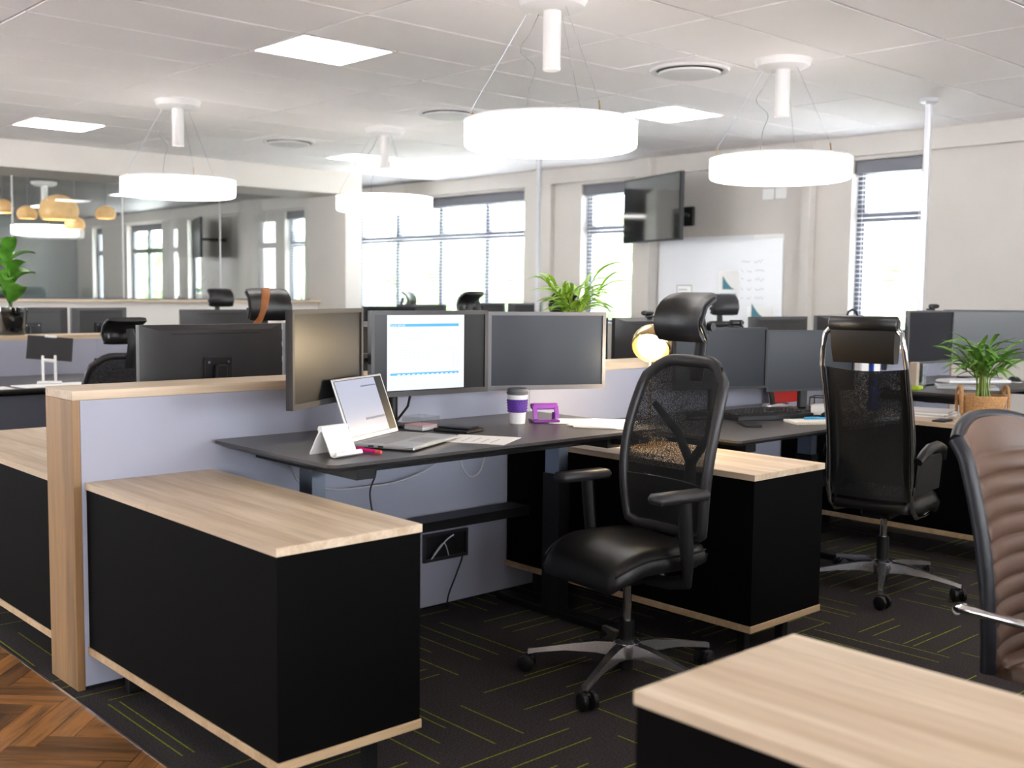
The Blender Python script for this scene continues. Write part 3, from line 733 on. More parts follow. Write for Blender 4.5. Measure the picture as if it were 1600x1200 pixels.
monitor((6.86, 3.95), (6.28, 3.95), .84, 1.150, .768, 'bluish monitor back near the right-hand window, headset hung on it', group=bk, screen='screen_matte')
monitor((2.985, 7.99), (2.49, 8.02), .83, 1.135, .72, 'far monitor back right behind the potted fig', group=bk)
monitor((3.46, 8.10), (3.01, 7.99), .83, 1.132, .72, 'far monitor back beside the fig pot, second from left', group=bk)
monitor((4.47, 7.98), (3.84, 7.98), .80, 1.118, .72, 'far monitor back above the wide near monitor, in front of white half wall', group=bk)
monitor((7.24, 8.02), (6.875, 8.02), .86, 1.176, .72, 'far monitor under the wide window, left one of a pair', group=bk)
monitor((7.76, 8.02), (7.29, 8.02), .86, 1.176, .72, 'far monitor under the wide window, right one of a pair', group=bk)
monitor((6.50, 8.02), (5.95, 8.02), .84, 1.160, .72, 'far dark monitor above the report screen', group=bk)
monitor((5.05, 7.25), (5.55, 7.22), .86, 1.155, .72, 'far monitor facing the camera behind the middle screen', 'screen_matte', 'black_plastic')
desk(6.85, 8.25, 7.81, 8.5, .72, 'far black desk under the wide window carrying two monitors', -1)

def webcam(x, y, z, rz, label):
    t = thing('webcam', label, 'webcam', (x, y, z), rz, 'webcams clipped on monitors')
    obj('body', MB().box(-.038, .038, -.018, .012, .010, .036, .008), 'black_plastic', t); obj('lens', MB().cyl((.022,-.0185,.023), (.022,-.024,.023), .010, n=14), 'screen_off', t)
    obj('clip', MB().box(-.02, .02, -.006, .03, 0, .010, .002), 'black_plastic', t)
webcam(4.37, 3.175, 1.121, R(-16), 'webcam clipped on the left middle-desk monitor')
webcam(6.10, 3.055, 1.201, 0, 'webcam clipped on the slate blue monitor at right')
webcam(4.565, 3.89, 1.151, PI, 'webcam with hanging wire on the monitor back beyond the lamp')

# ------------------------------------------------------------ chairs
def star_base(t, Rb, ph, mt='aluminium', hz=.105):
    hub = obj('base_hub', MB().lathe([(.03,.065),(.045,.075),(.05,.10),(.045,hz+.02),(.03,hz+.03)], 20), mt, t)
    for k in range(5):
        a = ph+k*2*PI/5; c, s = math.cos(a), math.sin(a); m = Matrix.Rotation(a, 4, 'Z')
        mb = MB(); mb.m = m
        secs = [(.02,.022,.075,.125), (.10,.019,.085,.122), (.20,.014,.083,.104), (Rb-.02,.011,.068,.083), (Rb+.008,.011,.060,.078)]
        vs = []; 
        for x, hw, za, zb in secs: vs += [(x,-hw,za),(x,hw,za),(x,hw*.8,zb),(x,-hw*.8,zb)]
        fs = [(0,1,2,3), tuple(range(len(vs)-4, len(vs)))[::-1]]
        for i in range(len(secs)-1):
            for j in range(4): fs.append((4*i+j, 4*i+(j+1)%4, 4*i+4+(j+1)%4, 4*i+4+j))
        mb.add(vs, fs); leg = obj('base_leg', mb, mt, t, 50)
        ca = a+1.0+k*1.3; cm = Matrix.Translation((c*Rb, s*Rb, 0)) @ Matrix.Rotation(ca, 4, 'Z')
        cb = MB(); cb.m = cm
        for sy in (-1, 1): cb.tube([(.012, sy*.010, .029), (.012, sy*.0115, .029), (.012, sy*.025, .029), (.012, sy*.028, .029)], [.024,.028,.028,.022], 18)
        cs_ = obj('caster', cb, 'black_plastic', t, 40)
        st = MB(); st.m = cm; st.cyl((0,0,.03), (0,0,.068), .006, n=8); st.cbox(.005, 0, .045, .035, .018, .02, .005); obj('caster_stem', st, 'black_plastic', cs_)
def gas(t, z0, z1):
    obj('gas_sleeve', MB().cyl((0,0,.035), (0,0,z0), .026, n=18), 'black_plastic', t); obj('gas_piston', MB().cyl((0,0,z0), (0,0,z1), .0145, n=16), 'chrome', t)
def sup(u, e=2.6):
    return (1-abs(2*u-1)**e)**(1/e)
def cushion(t, name, x0, x1, hw, z0, z1, mt, drop=.05):
    """seat pad: x back..front, waterfall front edge"""
    def base_z(x):
        u = (x-x0)/(x1-x0); return -drop*max(0, (u-.6)/.4)**2.2
    def outline(u, v):
        x = x0+(x1-x0)*u; wv = hw*(1-.18*abs(2*u-1)**4); return x, (2*v-1)*wv
    def fr(u, v):
        x, y = outline(u, v); e = min(1, sup(min(max(u,0),1),4))*min(1, sup(min(max(v,0),1),4)); return (x, y, z0+(z1-z0)*(.35+.65*e)+base_z(x)-.012*(1-abs(2*v-1)**2))
    def bk_(u, v):
        x, y = outline(u, v); return (x*.985, y*.97, z0+base_z(x))
    return obj(name, MB().sheet(fr, bk_, 18, 18), mt, t, 60)
def task_chair(name, label, loc, rz, ph, group='black mesh chairs', head=True, arms=True, full=True):
    t = thing(name, label, 'chair', (loc[0], loc[1], 0), rz, group)
    star_base(t, .322, ph); gas(t, .20, .33)
    obj('mechanism', MB().box(-.14, .12, -.085, .085, .33, .385, .015), 'black_plastic', t)
    obj('seat_pan', MB().box(-.20, .22, -.20, .20, .386, .408, .01), 'black_plastic', t)
    seat = cushion(t, 'seat', -.235, .265, .255, .405, .485, 'leather', .055)
    pts = [(x, .252*(1-.18*abs(2*(x+.235)/.5-1)**4), .452-.055*max(0, ((x+.235)/.5-.6)/.4)**2.2) for x in [-.2+.45*k/12 for k in range(13)]]
    obj('piping', MB().tube(pts, .004, 6), 'leather', seat); obj('piping', MB().tube([(a,-b,c) for a, b, c in pts], .004, 6), 'leather', seat)
    # back
    def xb(z): 
        u = (z-.47)/.58; return -.235-.10*u+.05*math.sin(PI*min(1, u*1.1))
    def hwb(z):
        u = (z-.47)/.58; return .185+.065*math.sin(PI*(.15+.65*u))-.02*max(0, u-.85)/.15
    def bow(y): return .20*y*y*4*.25
    def P(v, z, off=0): y = v*hwb(z); return (xb(z)+.045*(v*v)+off, y, z)
    rim = [P(-1, z) for z in [.50+.49*k/14 for k in range(15)]]+[P(-1+.16*k, 1.005+.045*math.sin(PI/2*min(1,(k if k < 6.5 else 12.5-k)/3)), 0) for k in range(1, 12)]+[P(1, z) for z in [.99-.49*k/14 for k in range(15)]]+[P(1-.2*k, .482) for k in range(1, 10)]
    obj('back_frame', MB().tube(rim, .021, 10, closed=True, flat=1.0), 'dark_plastic', t, 60)
    obj('back_mesh', MB().sheet(lambda u, v: P(2*u-1, .645+.395*v, .001), lambda u, v: P(2*u-1, .645+.395*v, -.001), 14, 14), 'mesh_black', t, 60)
    obj('lumbar_panel', MB().sheet(lambda u, v: P((2*u-1)*.97, .495+.16*v, .008), lambda u, v: P((2*u-1)*.97, .495+.16*v, -.008), 14, 6), 'mesh_dark', t, 60)
    sp_ = [(-.10,0,.37), (-.24,0,.39), (-.315,0,.46), (-.325,0,.60), (-.33,0,.72)]
    obj('back_spine', MB().tube(sp_, [.03,.03,.028,.026,.022], 8), 'black_plastic', t, 60)
    for s in (-1, 1): obj('spine_fork', MB().tube([(-.33,0,.70), (-.335,s*.09,.80), (xb(.9)-.01+.02,s*.17,.90)], [.020,.017,.013], 8), 'black_plastic', t, 60)
    if head:
        hx = xb(1.04)
        obj('head_bracket', MB().tube([(hx-.012,0,.98), (hx-.035,0,1.08), (hx-.045,0,1.15), (hx-.02,0,1.21)], [.022,.020,.018,.016], 8, flat=1.6), 'black_plastic', t, 60)
        prof = [(hx+.045,1.125),(hx+.068,1.15),(hx+.075,1.185),(hx+.062,1.222),(hx+.035,1.250),(hx+.0,1.266),(hx-.02,1.272)]
        def hp(u, v, off):
            f_ = v*(len(prof)-1); i = min(int(f_), len(prof)-2); g = f_-i
            x = prof[i][0]*(1-g)+prof[i+1][0]*g; z = prof[i][1]*(1-g)+prof[i+1][1]*g
            tx, tz = prof[i+1][0]-prof[i][0], prof[i+1][1]-prof[i][1]; l = math.hypot(tx, tz)
            e = .5+.5*min(1, 6*min(u, 1-u)); y = (2*u-1)*.130
            return (x-tz/l*off*e+.03*(2*u-1)**2, y, z+tx/l*off*e)
        hd = obj('headrest', MB().sheet(lambda u, v: hp(u, v, -.012), lambda u, v: hp(u, v, .014), 16, 14), 'leather', t, 60)
        for s in (-1, 1):
            obj('headrest_side', MB().tube([(hx+.06,s*.132,1.13), (hx+.095,s*.133,1.18), (hx+.07,s*.133,1.235), (hx+.02,s*.133,1.262)], .008, 6), 'dark_plastic', hd)
            obj('pivot', MB().cyl((hx+.02,s*.10,1.17), (hx+.02,s*.125,1.17), .014, n=12), 'dark_plastic', hd)
    if arms:
        for s in (-1, 1):
            a = obj('armrest', MB().box(-.125, .135, s*.292-.044, s*.292+.044, .632, .664, .013), 'dark_plastic', t, 50)
            obj('arm_post', MB().tube([(-.02,s*.292,.635), (-.03,s*.292,.54), (-.045,s*.29,.43), (-.05,s*.285,.372), (-.03,s*.20,.356), (-.02,s*.09,.352)], [.024,.024,.022,.020,.016,.016], 8, flat=1.3), 'black_plastic', a, 50)
    for ch in list(t.children):
        if not ch.name.startswith(('base_', 'caster', 'gas_')): ch.scale = (.83, .83, 1)
    return t
c1 = task_chair('office_chair', 'black mesh office chair with leather headrest, in front of the near desk', (2.705, 2.37), R(172), R(199-172), 'black mesh chairs')
st_ = MB(); st_.box(-.055, -.015, .0710, .0722, .345, .357); o = obj('sticker', st_, 'cream_label', c1, 0); o['label'] = 'small cream sticker'
st_ = MB(); st_.box(-.095, -.08, .0710, .0722, .350, .363); o = obj('sticker', st_, 'paper', c1, 0); o['label'] = 'small white sticker'
gB = 'far black chairs'
task_chair('office_chair', 'black mesh chair seen behind, beside the white tablet stand', (2.42, 5.95), R(95), .3, gB).scale = (1, 1, .875)
c5 = task_chair('office_chair', 'far chair with a tan strap over its leather headrest', (2.88, 4.82), R(-100), .5, gB)
def far_chair(x, y, rz, label): return dup(c5, (x, y, 0), R(rz), label, gB)
far_chair(4.80, 8.95, -95, 'far chair whose headrest shows before white half wall, left of strap chair')
far_chair(7.05, 8.95, -60, 'far chair headrest against the wide window')
far_chair(6.05, 6.2, 80, 'far chair back partly hidden behind the bushy plant')
far_chair(5.12, 6.3, 100, 'far chair whose back edges peek over the report monitor')
c9 = task_chair('office_chair', 'mesh-headrest chair in front of the whiteboard', (6.95, 5.05), R(-120), .2, gB)
for ch in c9.children:
    if ch.name.startswith('headrest'): ch.data = ch.data.copy(); ch.data.materials[0] = MATS['dark_plastic']
t = thing('shoulder_strap', 'tan leather strap slung across a far chair headrest', 'strap', (2.88, 4.82, 0), R(-100))
obj('band', MB().tube(spline([(-.31,.005,1.262),(-.285,.002,1.284),(-.245,-.008,1.276),(-.212,-.022,1.24),(-.196,-.038,1.19),(-.202,-.056,1.14),(-.222,-.068,1.09),(-.235,-.075,1.0),(-.235,-.078,.88)], 4), .0028, 10, flat=7.5), 'strap', t, 60)

def exec_chair(label, loc, rz, ph):
    t = thing('office_chair', label, 'chair', (loc[0], loc[1], 0), rz)
    star_base(t, .33, ph); gas(t, .235, .33)
    obj('mechanism', MB().box(-.13, .11, -.09, .09, .33, .375, .015), 'black_plastic', t)
    cushion(t, 'seat', -.22, .28, .25, .375, .455, 'leather', .05)
    def xb(z): u = (z-.42)/.56; return -.23-.13*u+.045*math.sin(PI*min(1,u))
    for s in (-1, 1):
        pts = [(.12,s*.215,.355), (-.02,s*.222,.352), (-.14,s*.228,.36), (-.21,s*.23,.40), (-.235,s*.23,.46)]+[(xb(z)-.012, s*.23, z) for z in (.55,.65,.75,.85,.95,1.0)]
        obj('frame_tube', MB().tube(pts, .013, 10), 'chrome', t, 60)
        obj('head_bow', MB().tube([(xb(1.0)-.012,s*.23,.99), (xb(1.05)-.014,s*.222,1.06), (xb(1.1)-.01,s*.205,1.125), (xb(1.12),s*.185,1.14), (xb(1.12)+.005,s*.165,1.142)], .014, 10), 'chrome', t, 60)
        obj('side_bolster', MB().tube([(xb(z)+.03, s*(.20), z) for z in (.44,.55,.68,.80,.92,.975)], [.022,.034,.036,.034,.028,.018], 10), 'leather', t, 60)
        a = obj('armrest', MB().tube([(xb(.62)+.02,s*.255,.60), (-.17,s*.265,.625), (-.08,s*.268,.645), (.04,s*.266,.645), (.14,s*.262,.625), (.17,s*.258,.58)], [.018,.022,.024,.024,.022,.014], 10, flat=1.3), 'leather', t, 60)
        obj('arm_web', MB().sheet(lambda u, v: (-.20+.36*u-.05*(1-v), s*.262, .46+(.15)*v), lambda u, v: (-.20+.36*u-.05*(1-v), s*.250, .46+.15*v), 6, 4), 'leather', a, 0)
    obj('back_panel', MB().sheet(lambda u, v: (xb(.43+.56*v)+.012-.02*math.sin(PI*u), (2*u-1)*.215, .43+.555*v-.012*math.sin(PI*u)*v), lambda u, v: (xb(.43+.56*v)+.006-.02*math.sin(PI*u), (2*u-1)*.215, .43+.555*v-.012*math.sin(PI*u)*v), 10, 14), 'mesh_mid', t, 60)
    hx = xb(1.1)
    hd = obj('headrest', MB().sheet(lambda u, v: (hx+.065-.03*v+.012*math.sin(PI*v), (2*u-1)*(.165+.012*v), 1.005+.165*v), lambda u, v: (hx+.005-.025*v-.012*math.sin(PI*v), (2*u-1)*(.165+.012*v), 1.005+.165*v), 10, 10), 'leather', t, 60)
    obj('head_roll', MB().tube([(hx-.005,-.185,1.165), (hx-.005,-.178,1.165), (hx-.005,.178,1.165), (hx-.005,.185,1.165)], [.024,.032,.032,.024], 16), 'leather', hd, 50)
    for s in (-1, 1): obj('roll_cap', MB().cyl((hx-.005,s*.1852,1.165), (hx-.005,s*.188,1.165), .020, n=14), 'dark_plastic', hd)
    for ch in list(t.children):
        if not ch.name.startswith(('base_', 'caster', 'gas_')): ch.scale = (.86, .76, 1)
    return t
exec_chair('black office chair with chrome frame and headrest, seen from behind', (4.40, 2.385), R(10), R(208-10))

def ribbed_chair(label, loc, rz, ph):
    t = thing('office_chair', label, 'chair', (loc[0], loc[1], 0), rz)
    star_base(t, .32, ph); gas(t, .20, .30)
    obj('mechanism', MB().box(-.12, .10, -.08, .08, .30, .34, .012), 'black_plastic', t)
    # side profile: seat front -> back crease -> back top
    def rib(u, n): return .015*abs(math.sin(PI*n*u/.85))**.55 if u < .85 else .011*abs(math.sin(PI*(u-.85)/.3))**.4
    def bp(v): 
        z = .36+.605*v; return (-.235-.125*v**1.1+.025*math.sin(PI*v)), z
    def hwv(v, u): return .225-.018*v
    def top(u, v): return -.045*abs(2*u-1)**2.6*max(0, (v-.86)/.14) if v > .86 else 0
    n = 10
    def edge(u): return min(1, min(u, 1-u)/.055)**.5
    bk2 = obj('backrest', MB().sheet(lambda u, v: (bp(v)[0]+.012+rib(v, n)*edge(u)+.055*(2*u-1)**2, (2*u-1)*hwv(v,u), bp(v)[1]+top(u,v)), lambda u, v: (bp(v)[0]-.014+.055*(2*u-1)**2, (2*u-1)*hwv(v,u), bp(v)[1]+top(u,v)), 28, 128), 'leather_warm_sheen', t, 60)
    for s in (0, 1): obj('side_edge', MB().tube([(bp(v)[0]+.055, (2*s-1)*(hwv(v,s)+.003), bp(v)[1]+top(s,v)) for v in [k/20 for k in range(21)]], .019, 10), 'leather_navy', bk2, 60)
    obj('top_edge', MB().tube([(bp(1)[0]+.055*(2*u-1)**2, (2*u-1)*hwv(1,u), .965+top(u,1)) for u in [k/24 for k in range(25)]], .016, 10), 'leather_navy', bk2, 60)
    obj('seat', MB().sheet(lambda u, v: (-.20+.44*v, (2*u-1)*.20, .375+rib(v, 7)*edge(u)-.05*max(0,(v-.75)/.25)**2), lambda u, v: (-.20+.44*v, (2*u-1)*.20, .345-.05*max(0,(v-.75)/.25)**2), 20, 84), 'leather_warm_sheen', t, 60)
    for s in (-1, 1):
        a = obj('armrest', MB().tube(spline([(-.25,s*.24,.505), (-.22,s*.275,.515), (-.08,s*.285,.52), (.06,s*.285,.515), (.14,s*.28,.50), (.16,s*.27,.43), (.12,s*.255,.35), (.05,s*.23,.335)], 4), .012, 10, flat=1.4), 'chrome', t, 60)
        obj('bolt', MB().cyl((-.25,s*.225,.505), (-.25,s*.262,.505), .012, n=12), 'aluminium', a)
    return t
ribbed_chair('ribbed black leather chair, warm sheen painted brown, with chrome arm, cut off by right edge', (2.845, .935), R(-97), .4)

# ------------------------------------------------------------ things on the window wall
t = thing('whiteboard', 'large white marker board with notes on the window-side wall', 'whiteboard', (XW-.001, 6.54, .93), -PI/2)
obj('board', MB().box(-.735, .735, -.018, 0, 0, .91, .002), 'whiteboard', t)
obj('top_clip', MB().box(.42, .735, -.024, -.019, .875, .91, .001), 'paper', t)
def marks(rows, x, z, mt, name, rn=random.Random(11)):
    mb = MB()
    for r_ in range(rows):
        xx = x
        for wl in ((.03, .05, .10) if r_ else (.10, .10, .0)):
            if wl <= 0: continue
            n = max(3, int(wl/.012)); pts = [(xx+wl*k/n, -.0195, z-r_*.085+rn.uniform(-.012, .016)) for k in range(n+1)]
            for (a, _, b), (c, _, d) in zip(pts, pts[1:]): mb.add([(a,-.0192,b-.003),(c,-.0192,d-.003),(c,-.0192,d+.003),(a,-.0192,b+.003)], [(0,1,2,3)])
            xx += wl+.04
    o = obj(name, mb, mt, t, 0, fix=False); o['kind'] = 'stuff'
marks(5, .28, .66, 'ink_faint', 'marker_writing')
def wb_paper(x, z, w_, h, label, teal=True, frame=False):
    p = thing('pinned_sheet', label, 'paper', (XW-.0205, 6.54-x, .93+z), -PI/2, 'sheets on the whiteboard')
    obj('sheet', MB().box(0, w_, -.002, 0, 0, h), 'paper', p, 0)
    if teal:
        n = 10; poly = [(.05, .55*h)]+[(.05+.16*(k/n), .55*h+.13*(1-math.sin(PI/2*k/n))) for k in range(n+1)]
        mb = MB(); mb.add([(a,-.0026,b) for a, b in poly], [tuple(range(len(poly)))]); obj('curve_shape', mb, 'teal', p, 0, fix=False)
        obj('rule_line', MB().box(.01, w_-.03, -.003, -.0021, .42*h, .42*h+.012), 'blue_line', p, 0)
    if frame:
        mb = MB()
        for a, b, c, d in ((0,w_,0,.006),(0,w_,h-.006,h),(0,.006,0,h),(w_-.006,w_,0,h)): mb.box(a, b, -.003, -.0021, c, d)
        obj('border', mb, 'ink', p, 0); obj('rule_line', MB().box(.02, .13, -.003, -.0021, h-.05, h-.04), 'ink_faint', p, 0)
        obj('rule_line', MB().box(.02, w_-.02, -.003, -.0021, h-.10, h-.075), 'ink_faint', p, 0)
wb_paper(.02, .18, .24, .40, 'paper sheet with teal curved shape on the whiteboard')
wb_paper(-.49, .18, .19, .26, 'framed printed sheet at the left of the whiteboard', False, True)
wb_paper(.36, .02, .30, .22, 'paper sheet at the lower right of the whiteboard', True)
t = thing('television', 'wall television on a swivel arm, glossy screen reflecting the window', 'television', (8.23, 7.0, 1.78), R(69.5)-PI+R(0))
# local x left->right seen from the room, screen toward -y
t.rotation_euler = (0, 0, R(250))
mb = MB().box(-.55, .55, -.012, .03, 0, .63, .004); obj('casing', mb, 'black_plastic', t)
obj('screen', MB().box(-.538, .538, -.0145, -.0125, .018, .618), 'tv_screen' if 'tv_screen' in MATS else 'screen_off', t, 0)
obj('back_box', MB().box(-.3, .3, .0305, .065, .10, .46, .01), 'black_plastic', t)
iv = Matrix.Rotation(R(-250), 4, 'Z'); lw = lambda x, y, z: iv @ Vector((x-8.23, y-7.0, z-1.78))
obj('swivel_arm', MB().tube([lw(8.30, 6.97, 2.06), lw(8.42, 6.85, 2.05), lw(8.55, 6.82, 2.05), lw(8.67, 6.90, 2.05)], .016, 8), 'black_metal', t)
wp = MB(); wp.m = iv @ Matrix.Translation((-8.23, -7.0, -1.78)); wp.box(8.665, 8.698, 6.84, 6.98, 1.95, 2.14, .004); obj('wall_plate', wp, 'black_metal', t)
t = thing('socket_plate', 'double white socket plate high on wall above the whiteboard', 'socket', (XW-.002, 5.92, 2.16), -PI/2)
for k in (-1, 1): obj('face_plate', MB().box(k*.07-.06, k*.07+.06, -.012, 0, 0, .10, .004), 'white_plastic', t)
# second room
t = thing('television', 'television hanging in the room behind the glass partition', 'television', (8.18, 16.35, 1.77), R(250))
obj('casing', MB().box(-.54, .54, -.012, .03, 0, .62, .004), 'black_plastic', t); obj('screen', MB().box(-.53, .53, -.0145, -.0125, .016, .606), 'screen_off', t, 0)
iv2 = Matrix.Rotation(R(-250), 4, 'Z'); obj('swivel_arm', MB().tube([(0,.03,.30), iv2 @ Vector((.30,-.02,.30)), iv2 @ Vector((.51,.0,.30))], .02, 8), 'black_metal', t)
t = thing('wall_screen', 'dark screen on the grey far wall behind glass', 'television', (6.9, YF-.03, 1.05)); obj('casing', MB().box(-.5, .5, 0, .025, 0, .95, .005), 'black_plastic', t); obj('glass_face', MB().box(-.48, .48, -.003, -.0005, .03, .92), 'screen_off', t, 0)
struct('trim_8', MB().box(8.55, XW, 15.1, 15.6, 0, ZC), 'wall', 0)
t = thing('potted_orchid', 'small pot plant on the sill behind the glass', 'plant', (6.03, 11.66, 1.158)); t.location = (5.85, 11.655, 1.158)
obj('pot', MB().lathe([(.035,0),(.04,.07),(0,.07)], 14), 'cup_white', t)
for k in range(5):
    a = k*1.3; obj('leaf', MB().strip([(0,0,.065),(.03*math.cos(a),.02*math.sin(a),.12),(.08*math.cos(a),.03*math.sin(a),.13)], [.004,.014,.002]), 'leaf', t, 60, fix=False)
obj('stalk', MB().tube([(0,0,.06),(.03,0,.18),(.08,0,.24)], .003, 5), 'trunk', t)
t = thing('desk_phone', 'dark telephone on the oak sill end beside the column', 'telephone', (6.74, 11.42, 1.158)); obj('body', MB().box(-.09, .09, -.06, .06, 0, .03, .008), 'dark_plastic', t); obj('handset', MB().tube([(-.10,-.05,.05),(-.05,-.03,.04),(.06,.0,.045),(.10,.03,.06)], [.018,.012,.012,.018], 8), 'black_plastic', t)

# ------------------------------------------------------------ things on the near desk
ZD = .7685
t = thing('laptop', 'open silver laptop on the near desk showing a bright screen', 'laptop', (2.21, 2.93, ZD), R(26))
obj('base', MB().box(-.168, .168, -.115, .115, .003, .016, .004), 'silver', t)
kb = MB()
for r_ in range(5):
    for k in range(13): kb.box(-.145+k*.0224, -.145+k*.0224+.0195, .085-r_*.0195-.0165, .085-r_*.0195, .0161, .0175)
k_ = obj('keys', kb, 'keys', t, 0); k_['kind'] = 'stuff'
obj('touchpad', MB().box(-.055, .055, -.10, -.035, .0161, .0166), 'keys', t, 0)
lid = MB(); lid.m = Matrix.Translation((0, .113, .016)) @ Matrix.Rotation(R(-20), 4, 'X')
lid.box(-.168, .168, 0, .006, 0, .215, .002); ld = obj('lid', lid, 'silver', t)
sc = MB(); sc.m = lid.m; sc.box(-.158, .158, -.0012, -.0002, .014, .207); obj('screen', sc, 'screen_off', ld, 0)
sc = MB(); sc.m = lid.m; sc.box(-.158, .105, -.0022, -.0013, .016, .205); obj('page', sc, 'laptop_glow', ld, 0)
sc = MB(); sc.m = lid.m; sc.box(-.03, .10, -.0030, -.0023, .062, .070); sc.box(.0, .10, -.0030, -.0023, .176, .181); obj('page_rules', sc, 'laptop_bar', ld, 0)
for k in (0, 1): obj('port', MB().box(-.1685, -.1681, .03-k*.035, .05-k*.035, .007, .012), 'black_plastic', t, 0)
t = thing('tablet_stand', 'white folding tablet stand at the front corner of the near desk', 'tablet stand', (1.888, 2.815, ZD), R(10))
def slab(pts, w0, w1, mt, nm, th=.005):
    mb = MB(); mb.sheet(lambda u, v: (w0+(w1-w0)*u, *interp(pts, v)), lambda u, v: (w0+(w1-w0)*u, interp(pts, v)[0]+th, interp(pts, v)[1]+th*.6), 1, 12); return obj(nm, mb, mt, t, 30)
def interp(p, v):
    f_ = v*(len(p)-1); i = min(int(f_), len(p)-2); g = f_-i; return p[i][0]*(1-g)+p[i+1][0]*g, p[i][1]*(1-g)+p[i+1][1]*g
slab([(-.022,.016),(-.026,.006),(-.012,.001),(.0,.004),(.012,.03),(.045,.088)], -.055, .055, 'white_plastic', 'front_plate')
slab([(.05,.084),(.075,.045),(.10,.0)], -.048, .048, 'white_plastic', 'rear_leg')
obj('hinge', MB().cyl((-.055,.05,.084), (.055,.05,.084), .010, n=16), 'white_plastic', t)
t = thing('pen', 'pink highlighter pen lying beside the white tablet stand', 'pen', (1.985, 2.835, ZD), R(-78)); 
obj('barrel', MB().tube([(-.05,0,.007),(-.048,0,.007),(.035,0,.007),(.04,0,.007)], [.004,.0065,.0065,.005], 10), 'pink', t); obj('cap', MB().tube([(.04,0,.007),(.06,0,.007),(.063,0,.007)], [.0062,.006,.003], 10), 'pen_orange', t); obj('clip', MB().box(-.045, -.01, -.0015, .0015, .0137, .0155), 'pink', t)
t = thing('note_tray', 'clear acrylic tray with pink and white note slips', 'tray', (2.475, 3.19, ZD), R(12))
mb = MB(); mb.box(-.05,.05,-.05,.05,0,.003)
for a in ((-.05,.05,-.05,-.047),(-.05,.05,.047,.05),(-.05,-.047,-.047,.047),(.047,.05,-.047,.047)): mb.box(a[0],a[1],a[2],a[3],.003,.052)
obj('tray_box', mb, 'clear_glass', t, 0); obj('white_slips', MB().box(-.043,.043,-.043,.043,.0035,.014), 'paper', t, 0); obj('pink_slips', MB().box(-.042,.042,-.042,.042,.0142,.021), 'paper_pink', t, 0)
t = thing('notebook', 'small black closed notebook with a phone on the near desk', 'notebook', (2.558, 3.075, ZD), R(18)); obj('cover', MB().box(-.055,.055,-.075,.075,0,.011,.003), 'black_plastic', t); obj('phone_slab', MB().box(-.04,.035,-.07,.065,.0112,.019,.003), 'screen_off', t)
def paper(x, y, w_, h, rz, label, n=1, z=ZD, lines=True):
    t = thing('paper_sheet', label, 'paper', (x, y, z), R(rz), 'loose papers'); o = obj('sheet', MB().box(-w_/2, w_/2, -h/2, h/2, 0, .0012*n), 'paper', t, 0)
    if lines:
        mb = MB()
        for k in range(5): mb.add([(-w_*.38,h*.36-k*.035,.0012*n+.0003),(w_*(.1+.05*(k%3)),h*.36-k*.035,.0012*n+.0003),(w_*(.1+.05*(k%3)),h*.36-k*.035-.004,.0012*n+.0003),(-w_*.38,h*.36-k*.035-.004,.0012*n+.0003)], [(0,1,2,3)])
        p = obj('print', mb, 'ink_faint', o, 0, fix=False); p['kind'] = 'stuff'
paper(2.470, 2.845, .20, .23, 30, 'single printed sheet in front of the laptop corner')
t = thing('travel_cup', 'white reusable coffee cup with purple sleeve and grey lid', 'cup', (2.888, 3.114, ZD)); 
obj('cup', MB().lathe([(0,0),(.028,0),(.030,.002),(.040,.118),(.036,.118),(.0,.112)], 32), 'cup_white', t)
obj('sleeve', MB().ring([(.0338,.046),(.0362,.046),(.0403,.096),(.0379,.096)], 32), 'cup_purple', t)
stud = MB()
for r_ in range(5):
    for k in range(20):
        a = 2*PI*(k+.5*(r_ % 2))/20; z = .051+r_*.010; r = .0366+(z-.046)*.08
        stud.tube([(r*math.cos(a),r*math.sin(a),z),((r+.0022)*math.cos(a),(r+.0022)*math.sin(a),z)], [.004,.001], 4)
sd = obj('sleeve_studs', stud, 'cup_purple', t, 0); sd['kind'] = 'stuff'
obj('lid', MB().lathe([(.0405,.114),(.0425,.116),(.0425,.124),(.040,.126),(.039,.137),(.034,.139),(0,.135)], 32), 'cup_lid', t)
t = thing('hole_punch', 'purple metal hole punch next to the coffee cup', 'hole punch', (3.005, 3.08, ZD), R(-28))
obj('base', MB().box(-.055,.055,-.03,.05,0,.012,.004), 'purple_dark', t)
hp = MB()
pr = [(-.022,.016),(-.02,.035),(-.005,.065),(.008,.075),(.03,.07),(.034,.06),(.015,.066),(.004,.06),(-.010,.034),(-.012,.016)]
def bar(x0, x1, prof):
    n = len(prof); hp.add([(x0,y,z) for y, z in prof]+[(x1,y,z) for y, z in prof], [tuple(range(n)), tuple(reversed(range(n,2*n)))]+[(i,(i+1)%n,n+(i+1)%n,n+i) for i in range(n)])
bar(-.052, -.036, pr); bar(.036, .052, pr); hp.box(-.052, .052, -.006, .032, .050, .074, .005)
obj('handle', hp, 'purple', t, 30)
for k in (-1, 1): obj('punch_pin', MB().cyl((k*.036,.0,.012), (k*.036,.0,.04), .007, n=10), 'purple_dark', t)
paper(3.09, 3.06, .17, .10, 38, 'paper sheet lying at the edge beside the hole punch', 1, ZD, False)
t = thing('paper_stack', 'brightly lamp-lit stack of white papers on the near desk end', 'papers', (2.80, 2.90, ZD+.0015), 0)
t.location = (3.135, 2.865, ZD+.0013); t.rotation_euler = (0,0,R(28))
for k, (dx, dy, rz) in enumerate(((0,0,0),(.03,.03,14),(.01,.02,-8))):
    mb = MB(); mb.m = Matrix.Rotation(R(rz), 4, 'Z'); mb.box(dx-.13,dx+.13,dy-.10,dy+.10,.0015*k,.0015*k+.0013); obj('sheet', mb, 'paper', t, 0)
